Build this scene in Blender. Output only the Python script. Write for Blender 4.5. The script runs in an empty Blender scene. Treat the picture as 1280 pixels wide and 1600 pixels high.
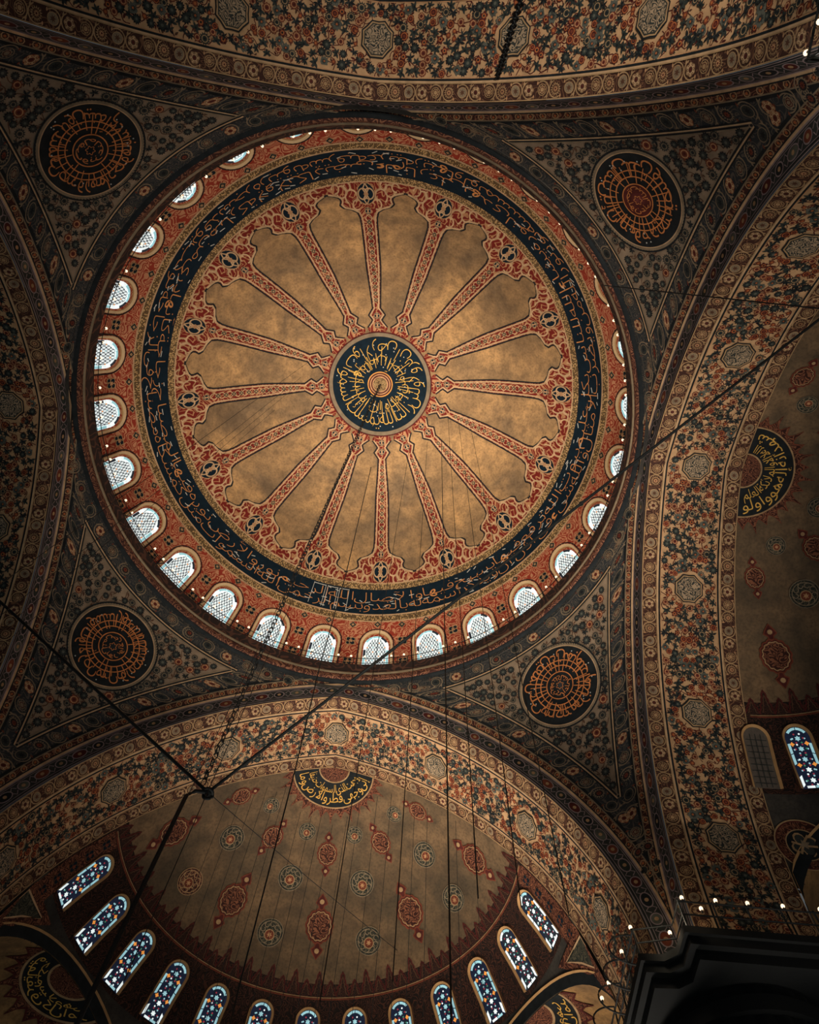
import bpy, math, random, unicodedata
import numpy as np
from mathutils import Matrix
from mathutils.geometry import tessellate_polygon
random.seed(7)
rng = np.random.default_rng(11)
SC = bpy.context.scene
COL = SC.collection
PI = math.pi
rad = math.radians

# ------------------------------------------------------------------ camera, world, lights, exposure
CX, CY, RX, RY, RZ, F = 2.862, -6.797, .336, .022, .085, 1258.16
PX, PY = 16.138, 58.63


def rot3(rx, ry, rz):
    cx, sx, cy, sy, cz, sz = math.cos(rx), math.sin(rx), math.cos(ry), math.sin(ry), math.cos(rz), math.sin(rz)
    a = np.array([[1, 0, 0], [0, cx, -sx], [0, sx, cx]])
    b = np.array([[cy, 0, sy], [0, 1, 0], [-sy, 0, cy]])
    c = np.array([[cz, -sz, 0], [sz, cz, 0], [0, 0, 1]])
    return a @ b @ c


RM = rot3(RX, RY, RZ)
EYE = np.array([CX, CY, 0.])
cam = bpy.data.cameras.new('camera')
cam.sensor_fit = 'VERTICAL'
cam.sensor_height = 36
cam.lens = F * 36 / 1600
cam.shift_x = -PX / 1600
cam.shift_y = PY / 1600
cam.clip_end = 300
camo = bpy.data.objects.new('camera', cam)
COL.objects.link(camo)
camo.matrix_world = Matrix(((RM[0, 0], -RM[1, 0], -RM[2, 0], CX), (RM[0, 1], -RM[1, 1], -RM[2, 1], CY),
                            (RM[0, 2], -RM[1, 2], -RM[2, 2], 0), (0, 0, 0, 1)))
SC.camera = camo
SC.view_settings.view_transform = 'Standard'
SC.view_settings.look = 'None'
SC.view_settings.exposure = .42
SC.view_settings.gamma = 1
SC.view_settings.use_curve_mapping = False
SC.cycles.max_bounces = 4
SC.cycles.diffuse_bounces = 3

world = bpy.data.worlds.new('world')
SC.world = world
world.use_nodes = True
bg = world.node_tree.nodes['Background']
bg.inputs[0].default_value = (.84, .94, 1, 1)
bg.inputs[1].default_value = .07


def area(name, loc, target, size, power, color, spread=180):
    d = bpy.data.lights.new(name, 'AREA')
    d.shape = 'DISK'
    d.size = size
    d.energy = power
    d.color = color
    d.spread = rad(spread)
    o = bpy.data.objects.new(name, d)
    COL.objects.link(o)
    v = np.array(target, float) - np.array(loc, float)
    from mathutils import Vector
    o.location = loc
    o.rotation_euler = Vector(v).to_track_quat('-Z', 'Y').to_euler()
    return o


area('right_arch_fill', (27, 2, 0), (7.5, 1, 30), 8, 130, (1, .88, .76), 50)  # added unseen fill light, aimed up at the right arch soffit
area('lower_arch_fill', (5, 25, 0), (4, 9.5, 31), 8, 760, (1, .88, .76), 52)  # added fill from below the view, brightens the lower arch soffit
area('upper_arch_fill', (9, -25, 0), (7, -9.5, 31), 8, 460, (1, .88, .76), 48)  # same kind of added fill, for the upper arch
area('dome_fill', (-3, -9, 0), (2, 5, 45), 5, 620, (1, .87, .7), 42)  # unseen light added to brighten the lower side of the dome
area('half_dome_fill', (7, 4, 0), (2.5, 18.5, 31), 4, 190, (1, .86, .68), 34)  # added fill for the upper part of the bottom half dome, no fixture


def lamp(name, loc, power, color=(1, .82, .58), r=.25):
    d = bpy.data.lights.new(name, 'POINT')
    d.energy, d.color, d.shadow_soft_size = power, color, r
    o = bpy.data.objects.new(name, d)
    COL.objects.link(o)
    o.location = loc


def fill_spot(name, loc, target, power, cone, color=(1, .88, .76)):
    from mathutils import Vector
    d = bpy.data.lights.new(name, 'SPOT')
    d.energy, d.color, d.spot_size, d.spot_blend, d.shadow_soft_size = power, color, rad(cone), 1, .3
    o = bpy.data.objects.new(name, d)
    COL.objects.link(o)
    o.location = loc
    o.rotation_euler = Vector(np.array(target, float) - np.array(loc, float)).to_track_quat('-Z', 'Y').to_euler()


for y_, p_ in ((-9.5, 2600), (-5, 3600), (0, 4200), (4.5, 5200), (8.5, 4200)):
    fill_spot('soffit_fill_spot', (13.6, y_ * .9, 0), (13.6, y_, 30), p_, 24)  # added narrow spots to light the right arch soffit, no fixtures there
lamp('niche_fill', (9.5, 21.5, 15.5), 210)  # unseen light added to brighten the lower right niche
lamp('far_niche_fill', (-10.5, 20.5, 14.5), 22)  # weaker added light for the lower left niche
lamp('pier_gallery_lamp', (11.0, 10.3, 18.6), 34)
lamp('upper_moulding_fill', (9.9, -11.0, 20.6), 60, (1, .94, .86))  # added light standing in for a sunbeam on the upper moulding
lamp('right_niche_fill', (21, 9, 15.5), 45)  # unseen fill light in the right niche, no fixture modelled

# ------------------------------------------------------------------ materials
MATS = {}


def newmat(name):
    m = bpy.data.materials.new(name)
    m.use_nodes = True
    nt = m.node_tree
    b = nt.nodes['Principled BSDF']
    b.inputs['Roughness'].default_value = .75
    b.inputs['Specular IOR Level'].default_value = .15
    MATS[name] = m
    return m, nt, b


def node(nt, t, **kw):
    n = nt.nodes.new(t)
    for k, v in kw.items():
        setattr(n, k, v)
    return n


def noise(nt, co, scale, detail=2., distort=0., dims='3D'):
    n = node(nt, 'ShaderNodeTexNoise', noise_dimensions=dims)
    n.inputs['Scale'].default_value = scale
    n.inputs['Detail'].default_value = detail
    n.inputs['Distortion'].default_value = distort
    nt.links.new(co, n.inputs['Vector'])
    return n.outputs['Fac']


def mth(nt, op, a, b=None, c=None):
    n = node(nt, 'ShaderNodeMath', operation=op)
    for i, x in enumerate((a, b, c)):
        if x is None:
            continue
        if hasattr(x, 'links'):
            nt.links.new(x, n.inputs[i])
        else:
            n.inputs[i].default_value = x
    return n.outputs[0]


def ramp(nt, fac, lo, hi):
    n = node(nt, 'ShaderNodeMapRange')
    n.inputs[1].default_value = lo
    n.inputs[2].default_value = hi
    nt.links.new(fac, n.inputs[0])
    return n.outputs[0]


def mix(nt, fac, a, b):
    n = node(nt, 'ShaderNodeMix', data_type='RGBA')
    if hasattr(fac, 'links'):
        nt.links.new(fac, n.inputs[0])
    else:
        n.inputs[0].default_value = fac
    for i, x in ((6, a), (7, b)):
        if hasattr(x, 'links'):
            nt.links.new(x, n.inputs[i])
        else:
            n.inputs[i].default_value = (*x, 1)
    return n.outputs[2]


def lin(r, g, b):
    return tuple(((x / 255) / 12.92 if x / 255 <= .04045 else ((x / 255 + .055) / 1.055) ** 2.4) for x in (r, g, b))


def scl(c, k):
    return tuple(min(1, x * k) for x in c)


def paint(name, rgb, var=.3, scale=3.):
    """worn flat paint: one colour, gently mottled"""
    m, nt, b = newmat(name)
    c = lin(*rgb)
    tc = node(nt, 'ShaderNodeTexCoord').outputs['Object']
    f = noise(nt, tc, scale, 4)
    f = ramp(nt, f, .3, .7)
    nt.links.new(mix(nt, f, scl(c, 1 - var), scl(c, 1 + var)), b.inputs['Base Color'])
    return m


def arab(name, ground, line, scale=2.4, k=5., w=.42, line2=None, uv=True, blot=None):
    """scrolling arabesque: contour lines of a soft field, painted on a ground colour"""
    m, nt, b = newmat(name)
    g, l = lin(*ground), lin(*line)
    tcn = node(nt, 'ShaderNodeTexCoord')
    tc = tcn.outputs['UV'] if uv else tcn.outputs['Object']
    f = noise(nt, tc, scale, .6, .35, '2D' if uv else '3D')
    t = mth(nt, 'FRACT', mth(nt, 'MULTIPLY', f, k))
    t = mth(nt, 'ABSOLUTE', mth(nt, 'SUBTRACT', t, .5))
    fac = ramp(nt, t, w * .5 + .05, w * .5 - .05)
    colr = mix(nt, fac, g, l)
    if blot:
        f2 = noise(nt, tc, scale * 1.7, 1, .2, '2D' if uv else '3D')
        colr = mix(nt, ramp(nt, f2, .6, .64), colr, lin(*blot))
    tb = tcn.outputs['Object']
    f3 = ramp(nt, noise(nt, tb, 1.1, 5), .3, .75)
    colr = mix(nt, mth(nt, 'MULTIPLY', f3, .35), colr, scl(g, .45))
    nt.links.new(colr, b.inputs['Base Color'])
    return m


def plaster(name, a, c, d, s1=.35, s2=2.2):
    """aged plaster: pale ground, broad smoke stains and fine pitting"""
    m, nt, b = newmat(name)
    tc = node(nt, 'ShaderNodeTexCoord').outputs['Object']
    f = ramp(nt, noise(nt, tc, s1, 6, .6), .36, .68)
    col = mix(nt, f, lin(*a), lin(*c))
    f2 = ramp(nt, noise(nt, tc, s2, 7, .2), .38, .72)
    col = mix(nt, mth(nt, 'MULTIPLY', f2, .55), col, lin(*d))
    f4 = ramp(nt, noise(nt, tc, 9, 5), .44, .66)
    col = mix(nt, mth(nt, 'MULTIPLY', f4, .38), col, lin(*d))
    f5 = ramp(nt, noise(nt, tc, .22, 3, .4), .5, .72)
    col = mix(nt, mth(nt, 'MULTIPLY', f5, .45), col, lin(*d))
    nt.links.new(col, b.inputs['Base Color'])
    return m


def speckle(name, ground, dot, scale):
    m, nt, b = newmat(name)
    tc = node(nt, 'ShaderNodeTexCoord').outputs['UV']
    v = node(nt, 'ShaderNodeTexVoronoi')
    v.inputs['Scale'].default_value = scale
    nt.links.new(tc, v.inputs['Vector'])
    fac = ramp(nt, v.outputs['Distance'], .52, .3)
    nt.links.new(mix(nt, fac, lin(*ground), lin(*dot)), b.inputs['Base Color'])
    return m


def glow(name, rgb, strength, pat=None):
    """daylight coming through coloured glass"""
    m, nt, b = newmat(name)
    c = lin(*rgb)
    tc = node(nt, 'ShaderNodeTexCoord').outputs['Object']
    f = ramp(nt, noise(nt, tc, 5, 3), .3, .7)
    col = mix(nt, f, scl(c, .75), c)
    nt.links.new(col, b.inputs['Base Color'])
    nt.links.new(col, b.inputs['Emission Color'])
    b.inputs['Emission Strength'].default_value = strength
    b.inputs['Roughness'].default_value = .3
    return m


def metal(name, rgb):
    m, nt, b = newmat(name)
    b.inputs['Roughness'].default_value = .6
    tc = node(nt, 'ShaderNodeTexCoord').outputs['Object']
    f = noise(nt, tc, 6, 4)
    c = lin(*rgb)
    nt.links.new(mix(nt, f, scl(c, .6), scl(c, 1.3)), b.inputs['Base Color'])
    b.inputs['Metallic'].default_value = .3
    return m


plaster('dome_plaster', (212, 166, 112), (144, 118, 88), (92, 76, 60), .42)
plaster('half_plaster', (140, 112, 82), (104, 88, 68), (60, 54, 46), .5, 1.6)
plaster('niche_plaster', (190, 146, 92), (150, 116, 78), (84, 68, 50), .6, 2)
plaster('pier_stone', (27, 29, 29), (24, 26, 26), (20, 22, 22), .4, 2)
plaster('stone', (84, 78, 70), (60, 58, 54), (40, 40, 40), .4, 2)
arab('red_scroll', (128, 40, 33), (204, 150, 106), 2.6, 5, .29)
arab('drum_scroll', (172, 66, 48), (224, 160, 120), 2.3, 6, .46)
arab('dark_red_scroll', (42, 34, 31), (92, 58, 46), 3.2, 6, .34)
arab('mould_red', (74, 44, 38), (152, 104, 78), 2.8, 6, .36)
arab('fascia_scroll', (58, 48, 46), (104, 72, 60), 1.4, 5, .3)
arab('band_brown', (74, 48, 40), (136, 98, 72), 3.0, 6, .26)
arab('band_slate', (56, 60, 62), (104, 94, 84), 3.0, 6, .26)
arab('lattice_red', (66, 38, 32), (150, 96, 70), 3.6, 6, .42)
arab('knot', (60, 64, 60), (190, 164, 132), 5.5, 5, .5)
arab('green_panel', (50, 54, 48), (98, 92, 74), 3.4, 6, .4)
speckle('gold_band', (104, 82, 56), (216, 178, 122), 16)
paint('tan', (198, 150, 108))
paint('tan_field', (200, 160, 118), .22, 2.5)
paint('grey_field', (148, 128, 106), .25, 2)
paint('line_tan', (206, 170, 130), .2)
paint('line_gold', (226, 158, 84), .25)
paint('letter_tan', (214, 146, 88), .2)
paint('letter_gold', (236, 186, 92), .2)
paint('letter_orange', (212, 134, 78), .2)
paint('mark_white', (206, 206, 198), .1)
paint('navy', (16, 34, 46), .25)
paint('ink', (34, 38, 40), .3)
paint('teal', (54, 60, 56), .35)
paint('teal_light', (96, 98, 88), .3)
paint('lavender', (156, 140, 140), .2)
paint('slate', (58, 61, 58), .25)
paint('rust', (122, 64, 46), .3)
paint('orange', (178, 104, 62), .25)
paint('maroon', (88, 40, 36), .3)
paint('brown', (96, 66, 50), .3)
paint('red', (160, 50, 38), .25)
paint('cream', (244, 212, 164), .1)
paint('cream_dark', (196, 152, 102), .15)
paint('rose_tan', (180, 146, 106), .25)
paint('border_grey', (142, 124, 100), .2)
glow('glass_white', (226, 236, 236), .8)
glow('glass_blue', (150, 200, 206), .66)
glow('glass_white_dim', (226, 238, 238), .85)
glow('glass_aqua', (150, 196, 204), .7)
glow('glass_navy', (30, 38, 58), .4)
glow('glass_lead', (40, 46, 54), .5)
glow('glass_red', (150, 54, 66), .7)
glow('glass_orange', (222, 140, 62), .8)
glow('glass_green', (64, 130, 100), .6)
glow('bulb', (255, 222, 184), 1.5)
metal('iron', (40, 42, 42))
metal('dull_glass', (120, 110, 100))


# ------------------------------------------------------------------ mesh building
class B:
    """collects triangles; S maps (u, v, h) arrays onto a surface, h metres off it towards the room"""

    def __init__(s, S=None):
        s.S, s.V, s.U, s.T, s.M, s.mats, s.n = S, [], [], [], [], [], 0

    def raw(s, V, T, mat, uv=None):
        V = np.asarray(V, float)
        T = np.asarray(T, int).reshape(-1, 3)
        if mat not in s.mats:
            s.mats.append(mat)
        s.V.append(V)
        s.U.append(np.zeros((len(V), 2)) if uv is None else np.asarray(uv, float))
        s.T.append(T + s.n)
        s.M.append(np.full(len(T), s.mats.index(mat)))
        s.n += len(V)

    def flat(s, V2, T, mat, h=0., S=None, uv=None):
        V2 = np.asarray(V2, float)
        s.raw((S or s.S)(V2[:, 0], V2[:, 1], np.full(len(V2), h)), T, mat, V2 if uv is None else uv)

    def stamp(s, tmpl, x, y, sc=1., rot=0., h0=.01, S=None, fx=1, dh=.008, cmap=None):
        c, n = math.cos(rot) * sc, math.sin(rot) * sc
        for V, T, mat, lay in tmpl:
            X = np.stack([x + fx * V[:, 0] * c - V[:, 1] * n, y + fx * V[:, 0] * n + V[:, 1] * c], 1)
            s.flat(X, T, (cmap or {}).get(mat, mat), h0 + dh * lay, S)

    def build(s, name, parent=None):
        me = bpy.data.meshes.new(name)
        V = np.concatenate(s.V)
        T = np.concatenate(s.T)
        me.vertices.add(len(V))
        me.vertices.foreach_set('co', V.ravel())
        me.loops.add(len(T) * 3)
        me.loops.foreach_set('vertex_index', T.ravel().astype(np.int32))
        me.polygons.add(len(T))
        me.polygons.foreach_set('loop_start', np.arange(0, len(T) * 3, 3, dtype=np.int32))
        me.polygons.foreach_set('loop_total', np.full(len(T), 3, dtype=np.int32))
        me.polygons.foreach_set('material_index', np.concatenate(s.M).astype(np.int32))
        U = np.concatenate(s.U)[T.ravel()]
        me.uv_layers.new(name='UVMap').data.foreach_set('uv', U.ravel())
        for m in s.mats:
            me.materials.append(MATS[m])
        me.update()
        me.validate()
        o = bpy.data.objects.new(name, me)
        COL.objects.link(o)
        if parent:
            o.parent = parent
        return o


def root(name, label, cat, group=None, kind=None, loc=(0, 0, 0)):
    o = bpy.data.objects.new(name, None)
    COL.objects.link(o)
    o.location = loc
    return tag(o, label, cat, group, kind)


def tag(o, label, cat, group=None, kind=None):
    o['label'], o['category'] = label, cat
    if group:
        o['group'] = group
    if kind:
        o['kind'] = kind
    return o


def copy_tree(o, parent=None):
    c = o.copy()
    COL.objects.link(c)
    if parent:
        c.parent = parent
    for ch in o.children:
        copy_tree(ch, c)
    return c


# ---- 2-D shapes: every function gives (verts, triangles)
def grid(u0, u1, v0, v1, nu, nv):
    U, W = np.meshgrid(np.linspace(u0, u1, nu + 1), np.linspace(v0, v1, nv + 1))
    i = np.arange(nv)[:, None] * (nu + 1) + np.arange(nu)[None]
    i = i.ravel()
    return np.stack([U.ravel(), W.ravel()], 1), np.concatenate([np.stack([i, i + 1, i + nu + 2], 1), np.stack([i, i + nu + 2, i + nu + 1], 1)])


def strip(A, Bp):
    A, Bp = np.asarray(A, float), np.asarray(Bp, float)
    n = len(A)
    i = np.arange(n - 1)
    return np.concatenate([A, Bp]), np.concatenate([np.stack([i, i + 1, i + n + 1], 1), np.stack([i, i + n + 1, i + n], 1)])


def stroke(P, w, closed=False):
    P = np.asarray(P, float)
    if closed:
        P = np.concatenate([P, P[:1]])
        d = np.roll(P[:-1], -1, 0) - np.roll(P[:-1], 1, 0)
        d = np.concatenate([d, d[:1]])
    else:
        d = np.gradient(P, axis=0)
    d /= np.maximum(np.linalg.norm(d, axis=1, keepdims=True), 1e-9)
    n = np.stack([-d[:, 1], d[:, 0]], 1) * np.asarray(w).reshape(-1, 1) / 2
    return strip(P + n, P - n)


def fan(P, c=None):
    P = np.asarray(P, float)
    c = P.mean(0) if c is None else np.asarray(c, float)
    n = len(P)
    i = np.arange(n)
    return np.concatenate([P, [c]]), np.stack([i, (i + 1) % n, np.full(n, n)], 1)


def tess(P):
    P = [tuple(p) for p in P]
    t = tessellate_polygon([[(x, y, 0) for x, y in P]])
    return np.array(P, float), np.array(t, int)


def circ(r, n=20, x=0, y=0, a0=0., a1=2 * PI, ry=None):
    t = np.linspace(a0, a1, n, endpoint=abs(a1 - a0) < 2 * PI - 1e-6)
    return np.stack([x + r * np.cos(t), y + (ry or r) * np.sin(t)], 1)


def star(n, r0, r1, ph=0., x=0, y=0):
    t = np.arange(2 * n) * PI / n + ph
    r = np.where(np.arange(2 * n) % 2 == 0, r0, r1)
    return np.stack([x + r * np.cos(t), y + r * np.sin(t)], 1)


def petals(n, r, depth=.25, m=6, ph=0., x=0, y=0):
    t = np.linspace(0, 2 * PI, n * m, endpoint=False)
    q = r * (1 - depth + depth * np.abs(np.cos(n * t / 2 + ph)))
    return np.stack([x + q * np.cos(t), y + q * np.sin(t)], 1)


def leaf(L, w, ang=0., x=0, y=0, n=5):
    t = np.linspace(0, 1, n)
    up = np.stack([t * L, w * np.sin(PI * t ** .8)], 1)
    P = np.concatenate([up, (up * [1, -1])[::-1][1:-1]])
    c, s = math.cos(ang), math.sin(ang)
    return np.stack([x + P[:, 0] * c - P[:, 1] * s, y + P[:, 0] * s + P[:, 1] * c], 1)


def T(sh, mat, lay=0):
    return (sh[0], sh[1], mat, lay)


# ---- ornament templates, unit size
daisy = [T(fan(star(13, 1, .66)), 'teal', 1), T(stroke(circ(.48, 14), .12, True), 'rose_tan', 2), T(fan(circ(.2, 8)), 'ink', 2)]
daisy2 = [T(fan(star(11, 1, .7)), 'ink', 1), T(fan(petals(6, .66, .3, 4)), 'teal', 2), T(fan(circ(.26, 8)), 'teal_light', 3)]
rose = [T(fan(petals(8, 1, .16, 4)), 'maroon', 1), T(stroke(circ(.66, 14), .2, True), 'orange', 2), T(fan(circ(.3, 8)), 'rust', 2)]
rose2 = [T(fan(petals(9, 1, .2, 4)), 'rust', 1), T(stroke(circ(.6, 12), .17, True), 'tan', 2), T(fan(circ(.28, 8)), 'maroon', 2)]
tulip = [T(fan(petals(5, 1, .5, 5)), 'maroon', 1), T(fan(circ(.5, 10)), 'orange', 2), T(fan(circ(.24, 8)), 'ink', 3)]
carn = [T(fan(np.concatenate([star(9, 1.05, .75)[:10] * [1, 1.1], [[-.25, -.8], [.25, -.8]]])), 'teal_light', 1),
        T(fan(star(8, .55, .35, .2)), 'slate', 2), T(fan(circ(.2, 8, 0, .1)), 'orange', 3)]
sprig = [T(fan(leaf(1., .22, a)), 'teal', i % 2 + 1) for i, a in enumerate(np.arange(5) * 1.0 - .6)] + [T(fan(circ(.22, 8)), 'ink', 3)]
sprig2 = [T(fan(leaf(1., .2, a)), 'ink' if i % 2 else 'slate', i % 2 + 1) for i, a in enumerate((-.9, -.2, .5, 1.3, 2.4, 3.6))]
bud = [T(fan(circ(.6, 10)), 'rust', 1), T(fan(circ(.3, 8)), 'orange', 2), T(fan(leaf(1.1, .18, 2.2)), 'maroon', 1), T(fan(leaf(1., .18, 4)), 'teal', 1)]
vine = [T(stroke(np.stack([np.linspace(-1.2, 1.2, 9), .45 * np.sin(np.linspace(-3, 3, 9))], 1), .11), 'maroon', 0),
        T(fan(leaf(.6, .13, 1.2, -.5, -.3)), 'maroon', 0), T(fan(leaf(.6, .13, -1.3, .5, .3)), 'brown', 0)]

ros = []
ros.append([T(fan(circ(.78, 16)), 'brown', 0), T(stroke(petals(6, .74, .3, 6), .1, True), 'rose_tan', 1), T(stroke(circ(.4, 12), .12, True), 'line_tan', 1),
            T(fan(circ(.2, 8)), 'maroon', 1)] + [T(fan(circ(.13, 6, .55 * math.cos(a), .55 * math.sin(a))), 'line_tan', 1) for a in np.arange(6) * PI / 3])
ros.append([T(fan(circ(.66, 16, ry=.74)), 'border_grey', 0), T(stroke(circ(.68, 16, ry=.76), .09, True), 'rose_tan', 1), T(fan(star(7, .5, .2, .3)), 'brown', 1)])
ros.append([T(fan(star(15, .86, .56)), 'rose_tan', 0), T(fan(circ(.54, 14)), 'brown', 1), T(fan(star(9, .46, .22)), 'tan', 2), T(fan(circ(.14, 6)), 'maroon', 3)])
ros.append([T(stroke(circ(.7, 16), .09, True), 'rose_tan', 1), T(fan(petals(8, .56, .25, 4)), 'rose_tan', 1), T(stroke(circ(.34, 10), .1, True), 'maroon', 2)])
scroll = [T(stroke(np.stack([.98 * np.cos(np.linspace(-2.3, 1.25, 14)) * .95, .98 * np.sin(np.linspace(-2.3, 1.25, 14)) * .93], 1), .09), 'rose_tan', 0),
          T(stroke(np.stack([.86 * np.cos(np.linspace(-2.1, 1.1, 12)), .86 * np.sin(np.linspace(-2.1, 1.1, 12))], 1), .05), 'rose_tan', 0),
          T(fan(leaf(.5, .1, 1.8, .75, .5)), 'rose_tan', 0), T(fan(leaf(.45, .1, -1.5, -.7, -.5)), 'tan', 0)]
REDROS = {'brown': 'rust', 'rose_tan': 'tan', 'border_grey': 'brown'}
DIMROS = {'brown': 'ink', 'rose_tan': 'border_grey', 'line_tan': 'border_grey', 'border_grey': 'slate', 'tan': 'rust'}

octa = circ(1, 8, a0=PI / 8, a1=PI / 8 + 2 * PI)
ocst = star(8, 1.0, .9, 0)


cart = [T(fan(ocst), 'ink', 1), T(fan(ocst * .92), 'rose_tan', 2), T(fan(ocst * .84), 'teal', 3), T(fan(ocst * .78), 'knot', 4)]
quat = [T(fan(petals(4, 1, .45, 6)), 'rose_tan', 1), T(fan(petals(4, .84, .45, 6)), 'navy', 2),
        T(stroke([[-.7, -.5], [0, .12], [.7, .5]], .16), 'rose_tan', 3), T(stroke([[-.7, .5], [0, -.12], [.7, -.5]], .16), 'rose_tan', 3), T(fan(star(4, .42, .2)), 'tan', 4)]
boss = [T(fan(petals(10, 1.06, .1, 4)), 'tan', 1), T(fan(circ(.94, 20)), 'navy', 2)] + \
       [T(stroke(circ(.5, 14, .34 * math.cos(a), .34 * math.sin(a)), .13, True), 'line_tan', 3) for a in (0, PI)] + \
       [T(stroke([[0, -.95], [.32, -.45], [0, 0], [-.32, .45], [0, .95]], .13), 'line_tan', 4), T(stroke([[0, -.95], [-.32, -.45], [0, 0], [.32, .45], [0, .95]], .13), 'line_tan', 4),
        T(fan(star(4, .3, .16)), 'tan', 5)]
diam = [T(fan(star(4, 1, .72)), 'rose_tan', 1), T(fan(star(4, .82, .58)), 'navy', 2), T(fan(star(4, .42, .3)), 'rose_tan', 3)]


# ------------------------------------------------------------------ Arabic lettering
TAB = {}
for cp in range(0xFE80, 0xFEFD):
    d = unicodedata.decomposition(chr(cp)).split()
    if d:
        TAB.setdefault(tuple(int(x, 16) for x in d[1:]), {})[d[0][1:-1]] = chr(cp)


def shape(word):
    w = [ord(c) for c in word]
    units, i = [], 0
    while i < len(w):
        if w[i] == 0x644 and i + 1 < len(w) and (w[i], w[i + 1]) in TAB:
            units.append((w[i], w[i + 1]))
            i += 2
        else:
            units.append((w[i],))
            i += 1
    out = []
    for k, u in enumerate(units):
        f = TAB.get(u)
        if not f:
            out.append(''.join(chr(c) for c in u))
            continue
        pj = k > 0 and 'initial' in TAB.get(units[k - 1], {})
        nj = k + 1 < len(units) and 'final' in TAB.get(units[k + 1], {}) and 'initial' in f
        key = 'medial' if pj and nj else 'final' if pj else 'initial' if nj else 'isolated'
        out.append(f.get(key) or f.get('isolated'))
    return ''.join(reversed(out))


_wc = {}


def word_mesh(word, thin=-.012):
    if (word, thin) in _wc:
        return _wc[(word, thin)]
    cu = bpy.data.curves.new('lettering', 'FONT')
    cu.body = shape(word)
    cu.resolution_u = 3
    cu.offset = thin
    o = bpy.data.objects.new('lettering', cu)
    COL.objects.link(o)
    me = o.evaluated_get(bpy.context.evaluated_depsgraph_get()).to_mesh()
    V = np.array([v.co[:2] for v in me.vertices], float)
    me.calc_loop_triangles()
    t = np.array([t.vertices[:] for t in me.loop_triangles], int)
    bpy.data.objects.remove(o)
    bpy.data.curves.remove(cu)
    _wc[(word, thin)] = (V, t)
    return V, t


NUR = ('بسم الله الرحمن الرحيم الله نور السموات والأرض مثل نوره كمشكاة فيها مصباح المصباح في زجاجة الزجاجة كأنها كوكب دري يوقد من شجرة مباركة '
       'زيتونة لا شرقية ولا غربية يكاد زيتها يضيء ولو لم تمسسه نار نور على نور يهدي الله لنوره من يشاء ويضرب الله الأمثال للناس والله بكل شيء عليم '
       'في بيوت أذن الله أن ترفع ويذكر فيها اسمه يسبح له فيها بالغدو والآصال').split()
FATIR = 'الله يمسك السموات والأرض أن تزولا ولئن زالتا إن أمسكهما من أحد من بعده'.split()
WAJH = 'إني وجهت وجهي للذي فطر السموات والأرض حنيفا وما'.split()


def text_ring(b, S, words, span, a_start, r_base, r_ref, height, mat, h, gap=.16, thin=-.012, stag=0., a_dir=1):
    """lay words along an arc: a grows with reading order, letters' tops point to smaller r. S maps (angle, r)"""
    W = [word_mesh(w, thin) for w in words]
    wid = [V[:, 0].max() - V[:, 0].min() + gap for V, _ in W]
    k = span / sum(wid)          # radians per em
    a = a_start
    for n, ((V, t), w) in enumerate(zip(W, wid)):
        x = (V[:, 0] - V[:, 0].min())
        ang = a + (w - gap - x) * k * a_dir + gap * k / 2
        y = np.clip((V[:, 1] + .32) / 1.12, 0, 1.05)
        r = r_base - height * (y * (1 - stag) + stag * (n % 2))
        b.flat(np.stack([ang, r], 1), t, mat, h, S)
        a += w * k * a_dir


# ------------------------------------------------------------------ surfaces
ZC, E0 = 18.752, 3.33
YP = [12.326, 12.999, 15.478, 16.18]
RP = [14.692, 14.569, 14.623, 14.633]


def S_soffit(s, y, h):
    r = np.interp(y, YP, RP) - h
    tm = np.arccos(E0 / r)
    t = tm - np.abs(s) / 14.6
    up = np.maximum(t, 0)
    x = -E0 + r * np.cos(up)
    z = ZC + r * np.sin(up) + np.minimum(t, 0) * 14.6
    return np.stack([np.sign(s) * np.maximum(x, 0), y, z], -1)


def S_ring_face(y0, r0, y1, r1):
    def S(s, q, h):
        r = r0 + (r1 - r0) * q
        tm = np.arccos(E0 / r)
        t = tm - np.abs(s) / 14.6
        up = np.maximum(t, 0)
        return np.stack([np.sign(s) * (-E0 + r * np.cos(up)), y0 + (y1 - y0) * q - h, ZC + r * np.sin(up) + np.minimum(t, 0) * 14.6], -1)
    return S


S_lav = S_ring_face(12.326, 14.692, 12.228, 15.518)
S_mould = S_ring_face(12.228, 15.518, 11.965, 15.778)


def pend_R(z):
    q = np.maximum(15.778 ** 2 - (np.maximum(z, ZC) - ZC) ** 2, 0)
    xa = np.maximum(-E0 + np.sqrt(q), 0)
    return np.sqrt(11.965 ** 2 + xa ** 2)


_z = np.linspace(19, 34.17, 800)
_b = np.concatenate([[0], np.cumsum(np.hypot(np.diff(_z), np.diff(pend_R(_z))))])
_b -= np.interp(30.97, _z, _b)


def S_pend(a, b, h):
    """a: metres sideways from the corner's diagonal, b: metres up the curve from the roundel's centre"""
    z = np.interp(b, _b, _z)
    R = pend_R(z)
    ph = PI / 4 - a / R
    return np.stack([(R - h) * np.cos(ph), (R - h) * np.sin(ph), z - h * .45], -1)


def S_pz(ph, z, h):
    R = pend_R(z)
    return np.stack([(R - h) * np.cos(ph), (R - h) * np.sin(ph), z - h * .45], -1)


def dome_prof(th):
    s = np.sin(th)
    u = np.clip((s - .6) / .38, 0, 1)
    return 13.91 * np.cos(th), 33.74 + 13.92 * s + .85 * u * u * (3 - 2 * u)


def S_dome(ph, th, h):
    R, z = dome_prof(th)
    R = R - h * np.cos(th)
    return np.stack([R * np.cos(ph), R * np.sin(ph), z - h * np.sin(th)], -1)


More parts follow.
